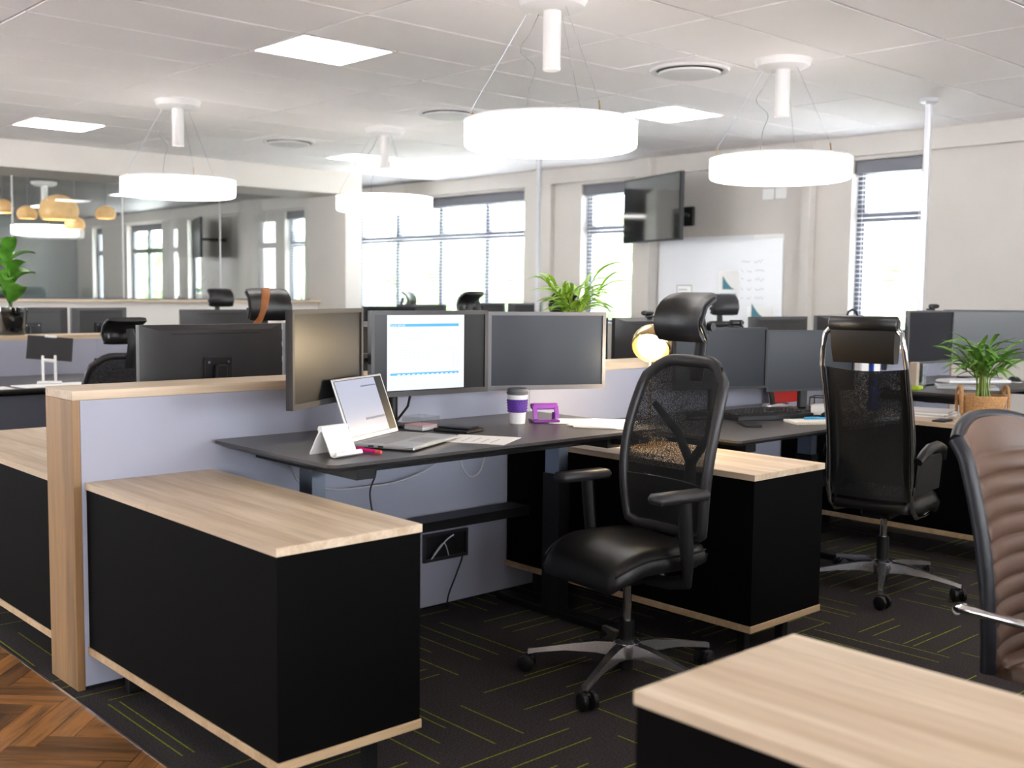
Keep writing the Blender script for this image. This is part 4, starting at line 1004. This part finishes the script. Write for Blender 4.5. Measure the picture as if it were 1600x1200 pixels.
t = thing('desk_controller', 'black height control panel under the near desk edge reading 10', 'control panel', (3.09, 2.70, .733), 0)
obj('housing', MB().box(-.07,.07,-.03,.05,-.014,.006,.004), 'black_plastic', t)
link('display_digits', textmesh('10', .014, 'paper', 'display_digits'), t, (.0, -.0306, -.009), (PI/2, 0, 0))
# under the desk: cables and the wall box in the divider
t = thing('cable_box', 'black socket recess in the divider under the near desk', 'socket box', (2.775, 3.4165, .195))
mb = MB(); mb.box(-.115,.115,-.012,0,0,.012); mb.box(-.115,.115,-.012,0,.103,.115); mb.box(-.115,-.103,-.012,0,.012,.103); mb.box(.103,.115,-.012,0,.012,.103)
obj('rim', mb, 'dark_plastic', t, 0); obj('recess_back', MB().box(-.103,.103,-.003,-.0005,.012,.103), 'black_plastic', t, 0)
def cable(pts, mt, label, r=.0035):
    P = [Vector(p) for p in pts]; out = []
    for i in range(len(P)-1):
        p0, p1, p2, p3 = P[max(i-1,0)], P[i], P[i+1], P[min(i+2,len(P)-1)]
        for k in range(6):
            s = k/6; out.append(.5*((2*p1)+(p2-p0)*s+(2*p0-5*p1+4*p2-p3)*s*s+(-p0+3*p1-3*p2+p3)*s**3))
    out.append(P[-1]); o = obj('cable', MB().tube(out, r, 6), mt, None, 60); tag(o, label, 'cable', 'loose cables'); return o
cable([(1.93,3.20,.70),(2.05,3.34,.60),(2.19,3.36,.555),(2.35,3.36,.545),(2.53,3.36,.553),(2.68,3.36,.60),(2.76,3.35,.68)], 'cable_white', 'thin white cable sagging beneath the near desk')
cable([(2.80,3.36,.70),(2.805,3.36,.61),(2.85,3.36,.535),(2.91,3.36,.545),(2.935,3.36,.61),(2.93,3.35,.70)], 'cable_white', 'white cable hanging in a loop beneath the near desk')
cable([(2.35,3.30,.72),(2.38,3.34,.60),(2.36,3.35,.52),(2.35,3.30,.403)], 'cable_black', 'black cable hanging from the near desk to its tray')
cable([(2.80,3.40,.29),(2.83,3.37,.22),(2.80,3.37,.14),(2.76,3.37,.06),(2.75,3.37,.006)], 'cable_black', 'black cable hanging from the socket recess to the floor')
cable([(2.69,3.395,.21),(2.74,3.37,.28),(2.80,3.39,.295)], 'cable_white', 'white plug cable arching in the socket recess', .003)
cable([(2.70,3.395,.225),(2.745,3.385,.27),(2.775,3.39,.215)], 'cable_white', 'second white plug cable crossing in the socket recess', .0025)

# desk lamp on the middle cabinet
t = thing('desk_lamp', 'brass desk lamp glowing warm behind the mesh chair', 'lamp', (3.41, 2.905, .667))
obj('base', MB().lathe([(0,0),(.088,0),(.09,.004),(.09,.020),(.086,.024),(.02,.027),(0,.027)], 36), 'brass', t)
obj('stem', MB().tube([(.02,0,.026),(.02,0,.25),(.02,0,.42),(.035,0,.465),(.05,-.005,.49)], .005, 10), 'brass', t)
ax = Vector((-.62, -.30, -.52)).normalized(); zc = Vector((0,0,1)); rotm = zc.rotation_difference(-ax).to_matrix().to_4x4()
hm = Matrix.Translation((.045, 0.015, .405)) @ rotm
sh = MB(); sh.m = hm
prf = [(.083*math.cos(R(a)), .083*math.sin(R(a))) for a in (-20,-8,4,16,28,40,52,64,76)]
sh.ring(prf+[(p*.97, q-.001) for p, q in reversed(prf)], 32); obj('shade', sh, 'brass', t, 60)
b_ = MB(); b_.m = hm; b_.cyl((0,0,.075), (0,0,.115), .016, n=14); obj('socket_cap', b_, 'brass', t)
b_ = MB(); b_.m = hm; b_.lathe([(0,-.055),(.03,-.05),(.052,-.03),(.058,-.005),(.045,.03),(.02,.06),(0,.065)], 24); obj('bulb', b_, 'bulb_glow', t)
ld_ = bpy.data.lights.new('bulb_light', 'POINT'); ld_.energy = LAMP_POWER; ld_.color = (1.0, .78, .5); ld_.shadow_soft_size = .05
lo = bpy.data.objects.new('bulb_light', ld_); C.objects.link(lo); lo.parent = t; lo.location = Vector((.045, .015, .405))+ax*.10

# ------------------------------------------------------------ middle desk
Z2 = .7005
t = thing('keyboard', 'black ergonomic keyboard on the middle desk', 'keyboard', (4.40, 3.02, Z2), R(-14))
obj('case', MB().sheet(lambda u, v: (-.23+.46*u, -.11+.20*v+.035*math.cos(PI*(u-.5)*2)*(-1)*(1-v)*.6, .012+.022*math.sin(PI*(.2+.6*u))*(.4+.6*v)), lambda u, v: (-.23+.46*u, -.11+.20*v-.021*math.cos(PI*(u-.5)*2)*(1-v), .002), 16, 8), 'black_plastic', t, 40)
kb = MB()
for r_ in range(5):
    for k in range(18):
        x = -.21+k*.0238; u = (x+.23)/.46; v = .38+r_*.125; z = .012+.022*math.sin(PI*(.2+.6*u))*(.4+.6*v)
        kb.box(x, x+.019, -.11+.2*v-.010, -.11+.2*v+.009, z-.001, z+.006, .002)
k_ = obj('keys', kb, 'dark_plastic', t, 0); k_['kind'] = 'stuff'
t = thing('mobile_phone', 'black phone lying in front of the ergonomic keyboard', 'phone', (4.06, 2.86, Z2), R(-40)); obj('body', MB().box(-.037,.037,-.075,.075,0,.009,.003), 'black_plastic', t); obj('screen', MB().box(-.034,.034,-.071,.071,.0091,.0096), 'screen_off', t, 0)
t = thing('stapler', 'small black stapler behind the ergonomic keyboard', 'stapler', (4.03, 3.12, Z2), R(-20)); obj('base', MB().box(-.06,.06,-.016,.016,0,.01,.003), 'black_plastic', t); obj('arm', MB().tube([(-.06,0,.022),(-.02,0,.030),(.06,0,.024)], [.013,.014,.009], 8), 'black_plastic', t)
t = thing('speaker_puck', 'round silver puck with curved black stand under the monitors', 'speakerphone', (4.83, 3.25, Z2)); obj('puck', MB().lathe([(0,0),(.06,0),(.064,.006),(.06,.014),(0,.016)], 28), 'silver', t); obj('stand', MB().sheet(lambda u, v: (-.018+.036*u, .01+.02*v*v, .016+.075*v), lambda u, v: (-.018+.036*u, .018+.02*v*v, .016+.075*v), 2, 8), 'black_plastic', t)
obj('wire', MB().tube([(.06,0,.006),(.05,-.05,.02),(-.03,-.05,.03),(-.06,0,.012)], .0025, 5), 'cable_black', t)
t = thing('memo_holder', 'black wire memo cube filled with white note paper', 'memo holder', (4.70, 2.89, Z2), R(20)); mb = MB(); s_ = .052
for a in (-s_, s_):
    for b in (-s_, s_): mb.cyl((a,b,0), (a,b,.09), .003, n=5)
for z in (.002, .088):
    mb.cyl((-s_,-s_,z), (s_,-s_,z), .003, n=5); mb.cyl((-s_,s_,z), (s_,s_,z), .003, n=5); mb.cyl((-s_,-s_,z), (-s_,s_,z), .003, n=5); mb.cyl((s_,-s_,z), (s_,s_,z), .003, n=5)
obj('wire_frame', mb, 'black_metal', t, 0); obj('note_block', MB().box(-.046,.046,-.046,.046,.002,.05), 'paper', t, 0)
obj('mesh_front', MB().box(-s_,s_,-s_-.001,-s_+.001,.004,.03), 'mesh_dark', t, 0)
t = thing('computer_mouse', 'black mouse beside the memo cube', 'mouse', (4.60, 2.79, Z2), R(70)); obj('shell', MB().lathe([(0,.034),(.018,.031),(.032,.018),(.036,.004),(.034,0),(0,0)], 20), 'black_plastic', t, 60); t.scale = (1.5, 1, 1)
t = thing('spiral_notebook', 'white spiral notebook near the front of the middle desk', 'notebook', (4.36, 2.735, Z2), R(-32)); obj('pages', MB().box(-.105,.105,-.07,.07,0,.012,.001), 'paper', t); sp_ = MB()
for k in range(22): sp_.tube([(-.1+k*.0095,-.072+.008*math.cos(a),.007+.008*math.sin(a)) for a in [R(x) for x in range(0,360,60)]], .0012, 4, closed=True)
o_ = obj('spiral', sp_, 'cream_label', t, 0); o_['kind'] = 'stuff'
t = thing('pen', 'cyan pen on the white spiral notebook', 'pen', (4.42, 2.745, Z2+.0125), R(-28)); obj('barrel', MB().tube([(-.065,0,.005),(.06,0,.005),(.068,0,.005)], [.0048,.0048,.002], 8), 'cyan', t); obj('clip', MB().box(-.06,-.02,-.001,.001,.0098,.011), 'cyan', t)
t = thing('red_folder', 'red board leaning against the divider behind the middle desk', 'folder', (5.12, 3.355, Z2), R(0)); mb = MB(); mb.m = Matrix.Rotation(R(-8), 4, 'X'); mb.box(-.17,.14,0,.006,0,.17,.001); obj('board', mb, 'red', t); mb = MB(); mb.m = Matrix.Rotation(R(-8), 4, 'X'); mb.box(-.17,.14,.0062,.010,0,.165); obj('back_sheet', mb, 'paper', t, 0)
# cabinet between middle and right desk
Z4 = .6675
t = thing('ring_binder', 'blue ring binder with white label standing on the right cabinet', 'binder', (5.43, 3.10, Z4), R(-20)); obj('cover', MB().box(-.03,.03,-.11,.11,0,.31,.003), 'blue', t); obj('spine_label', MB().box(-.02,.02,-.1115,-.1102,.20,.28), 'paper', t, 0)
t = thing('ring_binder', 'white ring binder next to the blue binder', 'binder', (5.34, 3.12, Z4), R(-20)); obj('cover', MB().box(-.03,.03,-.11,.11,0,.31,.003), 'paper_grey', t); obj('spine_label', MB().box(-.02,.02,-.1115,-.1102,.20,.28), 'paper', t, 0)
t = thing('paper_stack', 'thick pile of papers on the right cabinet beside the chrome chair', 'papers', (5.36, 2.72, Z4), R(12))
for k in range(5):
    mb = MB(); mb.m = Matrix.Rotation(R(random.uniform(-5,5)), 4, 'Z'); mb.box(-.11,.11,-.15,.15,.007*k,.007*k+.0066); obj('sheaf', mb, 'paper' if k % 2 else 'paper_grey', t, 0)
t = thing('folder', 'thin black folder on the right cabinet edge', 'folder', (5.22, 2.525, Z4), R(5)); obj('cover', MB().box(-.07,.05,-.02,.04,0,.006,.001), 'black_plastic', t); obj('sheet', MB().box(-.065,.045,-.015,.035,.0062,.008), 'black_plastic', t, 0)
# right-hand desk
t = thing('drinking_glass', 'clear tumbler half full of water on the right-hand desk', 'glass', (5.81, 2.965, ZD)); obj('tumbler', MB().lathe([(0,0),(.030,0),(.035,.13),(.033,.13),(.0285,.012),(0,.012)], 28), 'clear_glass', t, 40); obj('water', MB().lathe([(0,.0125),(.028,.0125),(.0305,.075),(0,.075)], 28), 'clear_glass', t, 40)
t = thing('pencil_pot', 'pale wooden block upright with lime base beside the glass', 'desk tidy', (5.73, 2.96, ZD), R(15)); obj('block', MB().box(-.03,.03,-.02,.02,.02,.15,.003), 'pencil_wood', t); obj('base', MB().box(-.045,.045,-.04,.04,0,.0195,.004), 'lime', t)
t = thing('laptop', 'closed silver laptop on the right-hand desk edge', 'laptop', (6.02, 2.80, ZD), R(-60)); obj('base', MB().box(-.16,.16,-.11,.11,.002,.010,.002), 'silver', t); obj('lid', MB().box(-.16,.16,-.11,.11,.0105,.017,.002), 'silver', t)
t = thing('keyboard', 'white keyboard on the right-hand desk behind the palm', 'keyboard', (6.50, 2.98, ZD), R(-30)); obj('case', MB().box(-.21,.21,-.07,.07,0,.016,.004), 'white_plastic', t); kb = MB()
for r_ in range(5):
    for k in range(17): kb.box(-.2+k*.0235,-.2+k*.0235+.019,-.06+r_*.024,-.06+r_*.024+.02,.0161,.022,.002)
k_ = obj('keys', kb, 'paper_grey', t, 0); k_['kind'] = 'stuff'
t = thing('computer_mouse', 'black and white mouse at the right-hand desk end', 'mouse', (6.74, 2.84, ZD), R(60)); obj('shell', MB().lathe([(0,.036),(.018,.032),(.032,.018),(.035,.0055),(0,.005)], 20), 'black_plastic', t, 60); obj('base_ring', MB().lathe([(0,0),(.036,0),(.037,.005),(0,.005)], 20), 'white_plastic', t); t.scale = (1.5, 1, 1)
t = thing('headset', 'black headset hooked over the bluish monitor back', 'headset', (6.60, 3.93, 1.06)); obj('band', MB().tube([(-.07,0,.02),(-.075,0,.08),(-.05,0,.125),(0,0,.14),(.05,0,.125),(.075,0,.08),(.07,0,.02)], .008, 8), 'black_plastic', t, 60)
t.location = (6.6, 3.86, 1.05)
for s in (-1, 1): obj('ear_cup', MB().cyl((s*.055,0,.01), (s*.085,0,.01), .032, n=16), 'black_plastic', t)

# ------------------------------------------------------------ plants
def blade(L, W, droop, lift, n=8):
    pts = []; wd = []
    for k in range(n+1):
        s = k/n; pts.append((L*s*math.cos(lift*(1-s*.4)), 0, L*s*math.sin(lift)-droop*L*s*s)); wd.append(W*max(.04, math.sin(PI*min(1, .12+.88*s))**.7))
    mb = MB().strip(pts, wd); return mb
def palm(name, label, cat, loc, z0, stems, height, spread, mt, seed, leafL, leafW):
    t = thing(name, label, cat, loc, 0); rn = random.Random(seed)
    kinds = []
    for k in range(6): kinds.append(blade(leafL*(.75+.1*k), leafW*(.9+.05*k), rn.uniform(.35, .8), rn.uniform(.5, 1.0)).mesh('leaf', mt, 60, False))
    for k in range(stems):
        a = rn.uniform(0, 2*PI); r0 = rn.uniform(0, .045); tip = spread*rn.uniform(.25, 1); h = height*rn.uniform(.55, 1)
        base_ = Vector((r0*math.cos(a), r0*math.sin(a), z0)); top = Vector((tip*math.cos(a), tip*math.sin(a), z0+h)); mid = Vector((tip*.25*math.cos(a), tip*.25*math.sin(a), z0+h*.6))
        obj('stem', MB().tube([base_, base_*.4+mid*.6+Vector((0,0,-.01)), mid, mid*.5+top*.5+Vector((0,0,.01)), top], [.004,.0035,.003,.0022,.0012], 6), 'stem', t, 60)
        for j in range(5):
            s = .45+.55*j/4; p = mid*(1-(s-.45)/.55)+top*((s-.45)/.55); 
            side = (1 if j % 2 else -1)*rn.uniform(.4, 1.1) if j < 4 else rn.uniform(-.2, .2)
            o = link('leaf', kinds[rn.randrange(6)], t, p, (rn.uniform(-.5,.5), rn.uniform(-.5,.15), a+side))
    return t
t = palm('palm_plant', 'green parlour palm in a woven basket on the right cabinet', 'plant', (5.31, 2.385, Z4), .12, 18, .28, .14, 'leaf', 21, .16, .0100)
bs = MB(); n_ = 13
for k in range(n_):
    z = .005+k*.0105; r = .088+.022*(k/n_); bs.ring([(r-.006,z-.006),(r+.003,z-.0055),(r+.005,z),(r+.003,z+.0055),(r-.006,z+.006)], 36)
b_ = obj('basket', bs, 'basket', t, 60); b_['label'] = 'woven tan basket'
obj('soil', MB().lathe([(0,.105),(.100,.105),(.100,.11),(0,.12)], 24), 'soil', t); obj('basket_floor', MB().lathe([(0,0),(.085,0),(.085,.004),(0,.004)], 24), 'basket', t)
for s in (-1, 1):
    a0 = R(-45)+(0 if s > 0 else PI); c, s2 = math.cos(a0), math.sin(a0); px_, py_ = -s2, c
    pts = []
    for k in range(13):
        q = PI*k/12; w_ = .034*math.cos(q); pts.append((c*.112+px_*w_, s2*.112+py_*w_, .13+.048*math.sin(q)))
    obj('basket_handle', MB().tube([(pts[0][0],pts[0][1],.05)]+pts+[(pts[-1][0],pts[-1][1],.05)], .0075, 8, flat=1.3), 'basket', t, 60)
t = palm('spider_plant', 'bright green bushy plant on the divider cap behind the right monitor', 'plant', (3.62, 3.53, .956), .10, 15, .29, .15, 'leaf_bright', 33, .16, .009)
obj('pot', MB().lathe([(0,0),(.055,0),(.07,.11),(.064,.11),(.06,.095),(0,.095)], 24), 'cup_white', t)
t = thing('fig_plant', 'fiddle-leaf fig in a dark glass pot at left edge', 'plant', (2.50, 7.68, .956))
obj('pot', MB().lathe([(0,0),(.085,0),(.088,.004),(.105,.155),(.112,.16),(.112,.185),(.100,.185),(.092,.03),(0,.03)], 32), 'smoked_glass', t, 40)
obj('soil', MB().lathe([(0,.031),(.088,.031),(.095,.12),(0,.13)], 24), 'soil', t)
obj('stem', MB().tube([(0,0,.12),(.01,0,.25),(-.005,.01,.40),(.0,0,.52)], .006, 6), 'trunk', t)
rn = random.Random(4)
def bigleaf(L, W):
    pts = []; wd = []
    for k in range(9): s = k/8; pts.append((L*s, 0, .25*L*math.sin(PI*s*.8))); wd.append(W*(math.sin(PI*min(1,s**.75*.94+.03))**.6)*(.75+.35*s))
    return MB().strip(pts, wd)
bl = [bigleaf(.15+.02*k, .05+.006*k).mesh('leaf', 'leaf_fig', 60, False) for k in range(3)]
for k in range(16):
    z = .17+.36*k/15; a = k*2.4; link('leaf', bl[k % 3], t, (0, 0, z), (rn.uniform(-.4,.4), rn.uniform(-.8,.05), a))
# left-hand desk beyond the divider
t = thing('tablet_holder', 'dark tablet held by a white stand on the far left desk', 'tablet stand', (2.43, 6.80, .6905), R(-20))
obj('foot', MB().box(-.07,.07,-.06,.06,0,.012,.004), 'white_plastic', t)
for s in (-1, 1): obj('leg', MB().box(s*.035-.008, s*.035+.008, .01, .026, .012, .17, .003), 'white_plastic', t)
mb = MB(); mb.m = Matrix.Translation((0,.02,.14)) @ Matrix.Rotation(R(5), 4, 'Y') @ Matrix.Rotation(R(-38), 4, 'X'); mb.box(-.13,.13,-.006,.002,0,.175,.003); obj('tablet', mb, 'dark_plastic', t)
for z in (-.004, .172):
    mb = MB(); mb.m = Matrix.Translation((0,.02,.14)) @ Matrix.Rotation(R(5), 4, 'Y') @ Matrix.Rotation(R(-38), 4, 'X'); mb.box(-.035,.035,-.016,.008,z-.008,z+.008,.005); obj('grip', mb, 'white_plastic', t)
paper(2.42, 6.70, .42, .22, 5, 'white papers under the tablet stand on far left desk', 3, .6905, False)
t = bpy.data.objects['tablet_holder']; t.location.z = .6905+.0038
paper(2.08, 6.68, .16, .2, 0, 'white paper at the left photo edge on far left desk', 1, .6905, False)
t = thing('document_tray', 'black letter tray with white sheets behind the near divider', 'tray', (2.52, 4.22, .7685)); 
for z in (.20, .265):
    mb = MB(); mb.box(-.17,.17,-.12,.12,z,z+.004); obj('shelf', mb, 'black_plastic', t, 0); obj('sheet', MB().box(-.16,.16,-.14,.10,z+.0045,z+.012), 'paper', t, 0)
for sx in (-1, 1):
    for sy in (-1, 1): obj('post', MB().cyl((sx*.165,sy*.115,0), (sx*.165,sy*.115,.30), .005, n=6), 'black_metal', t)
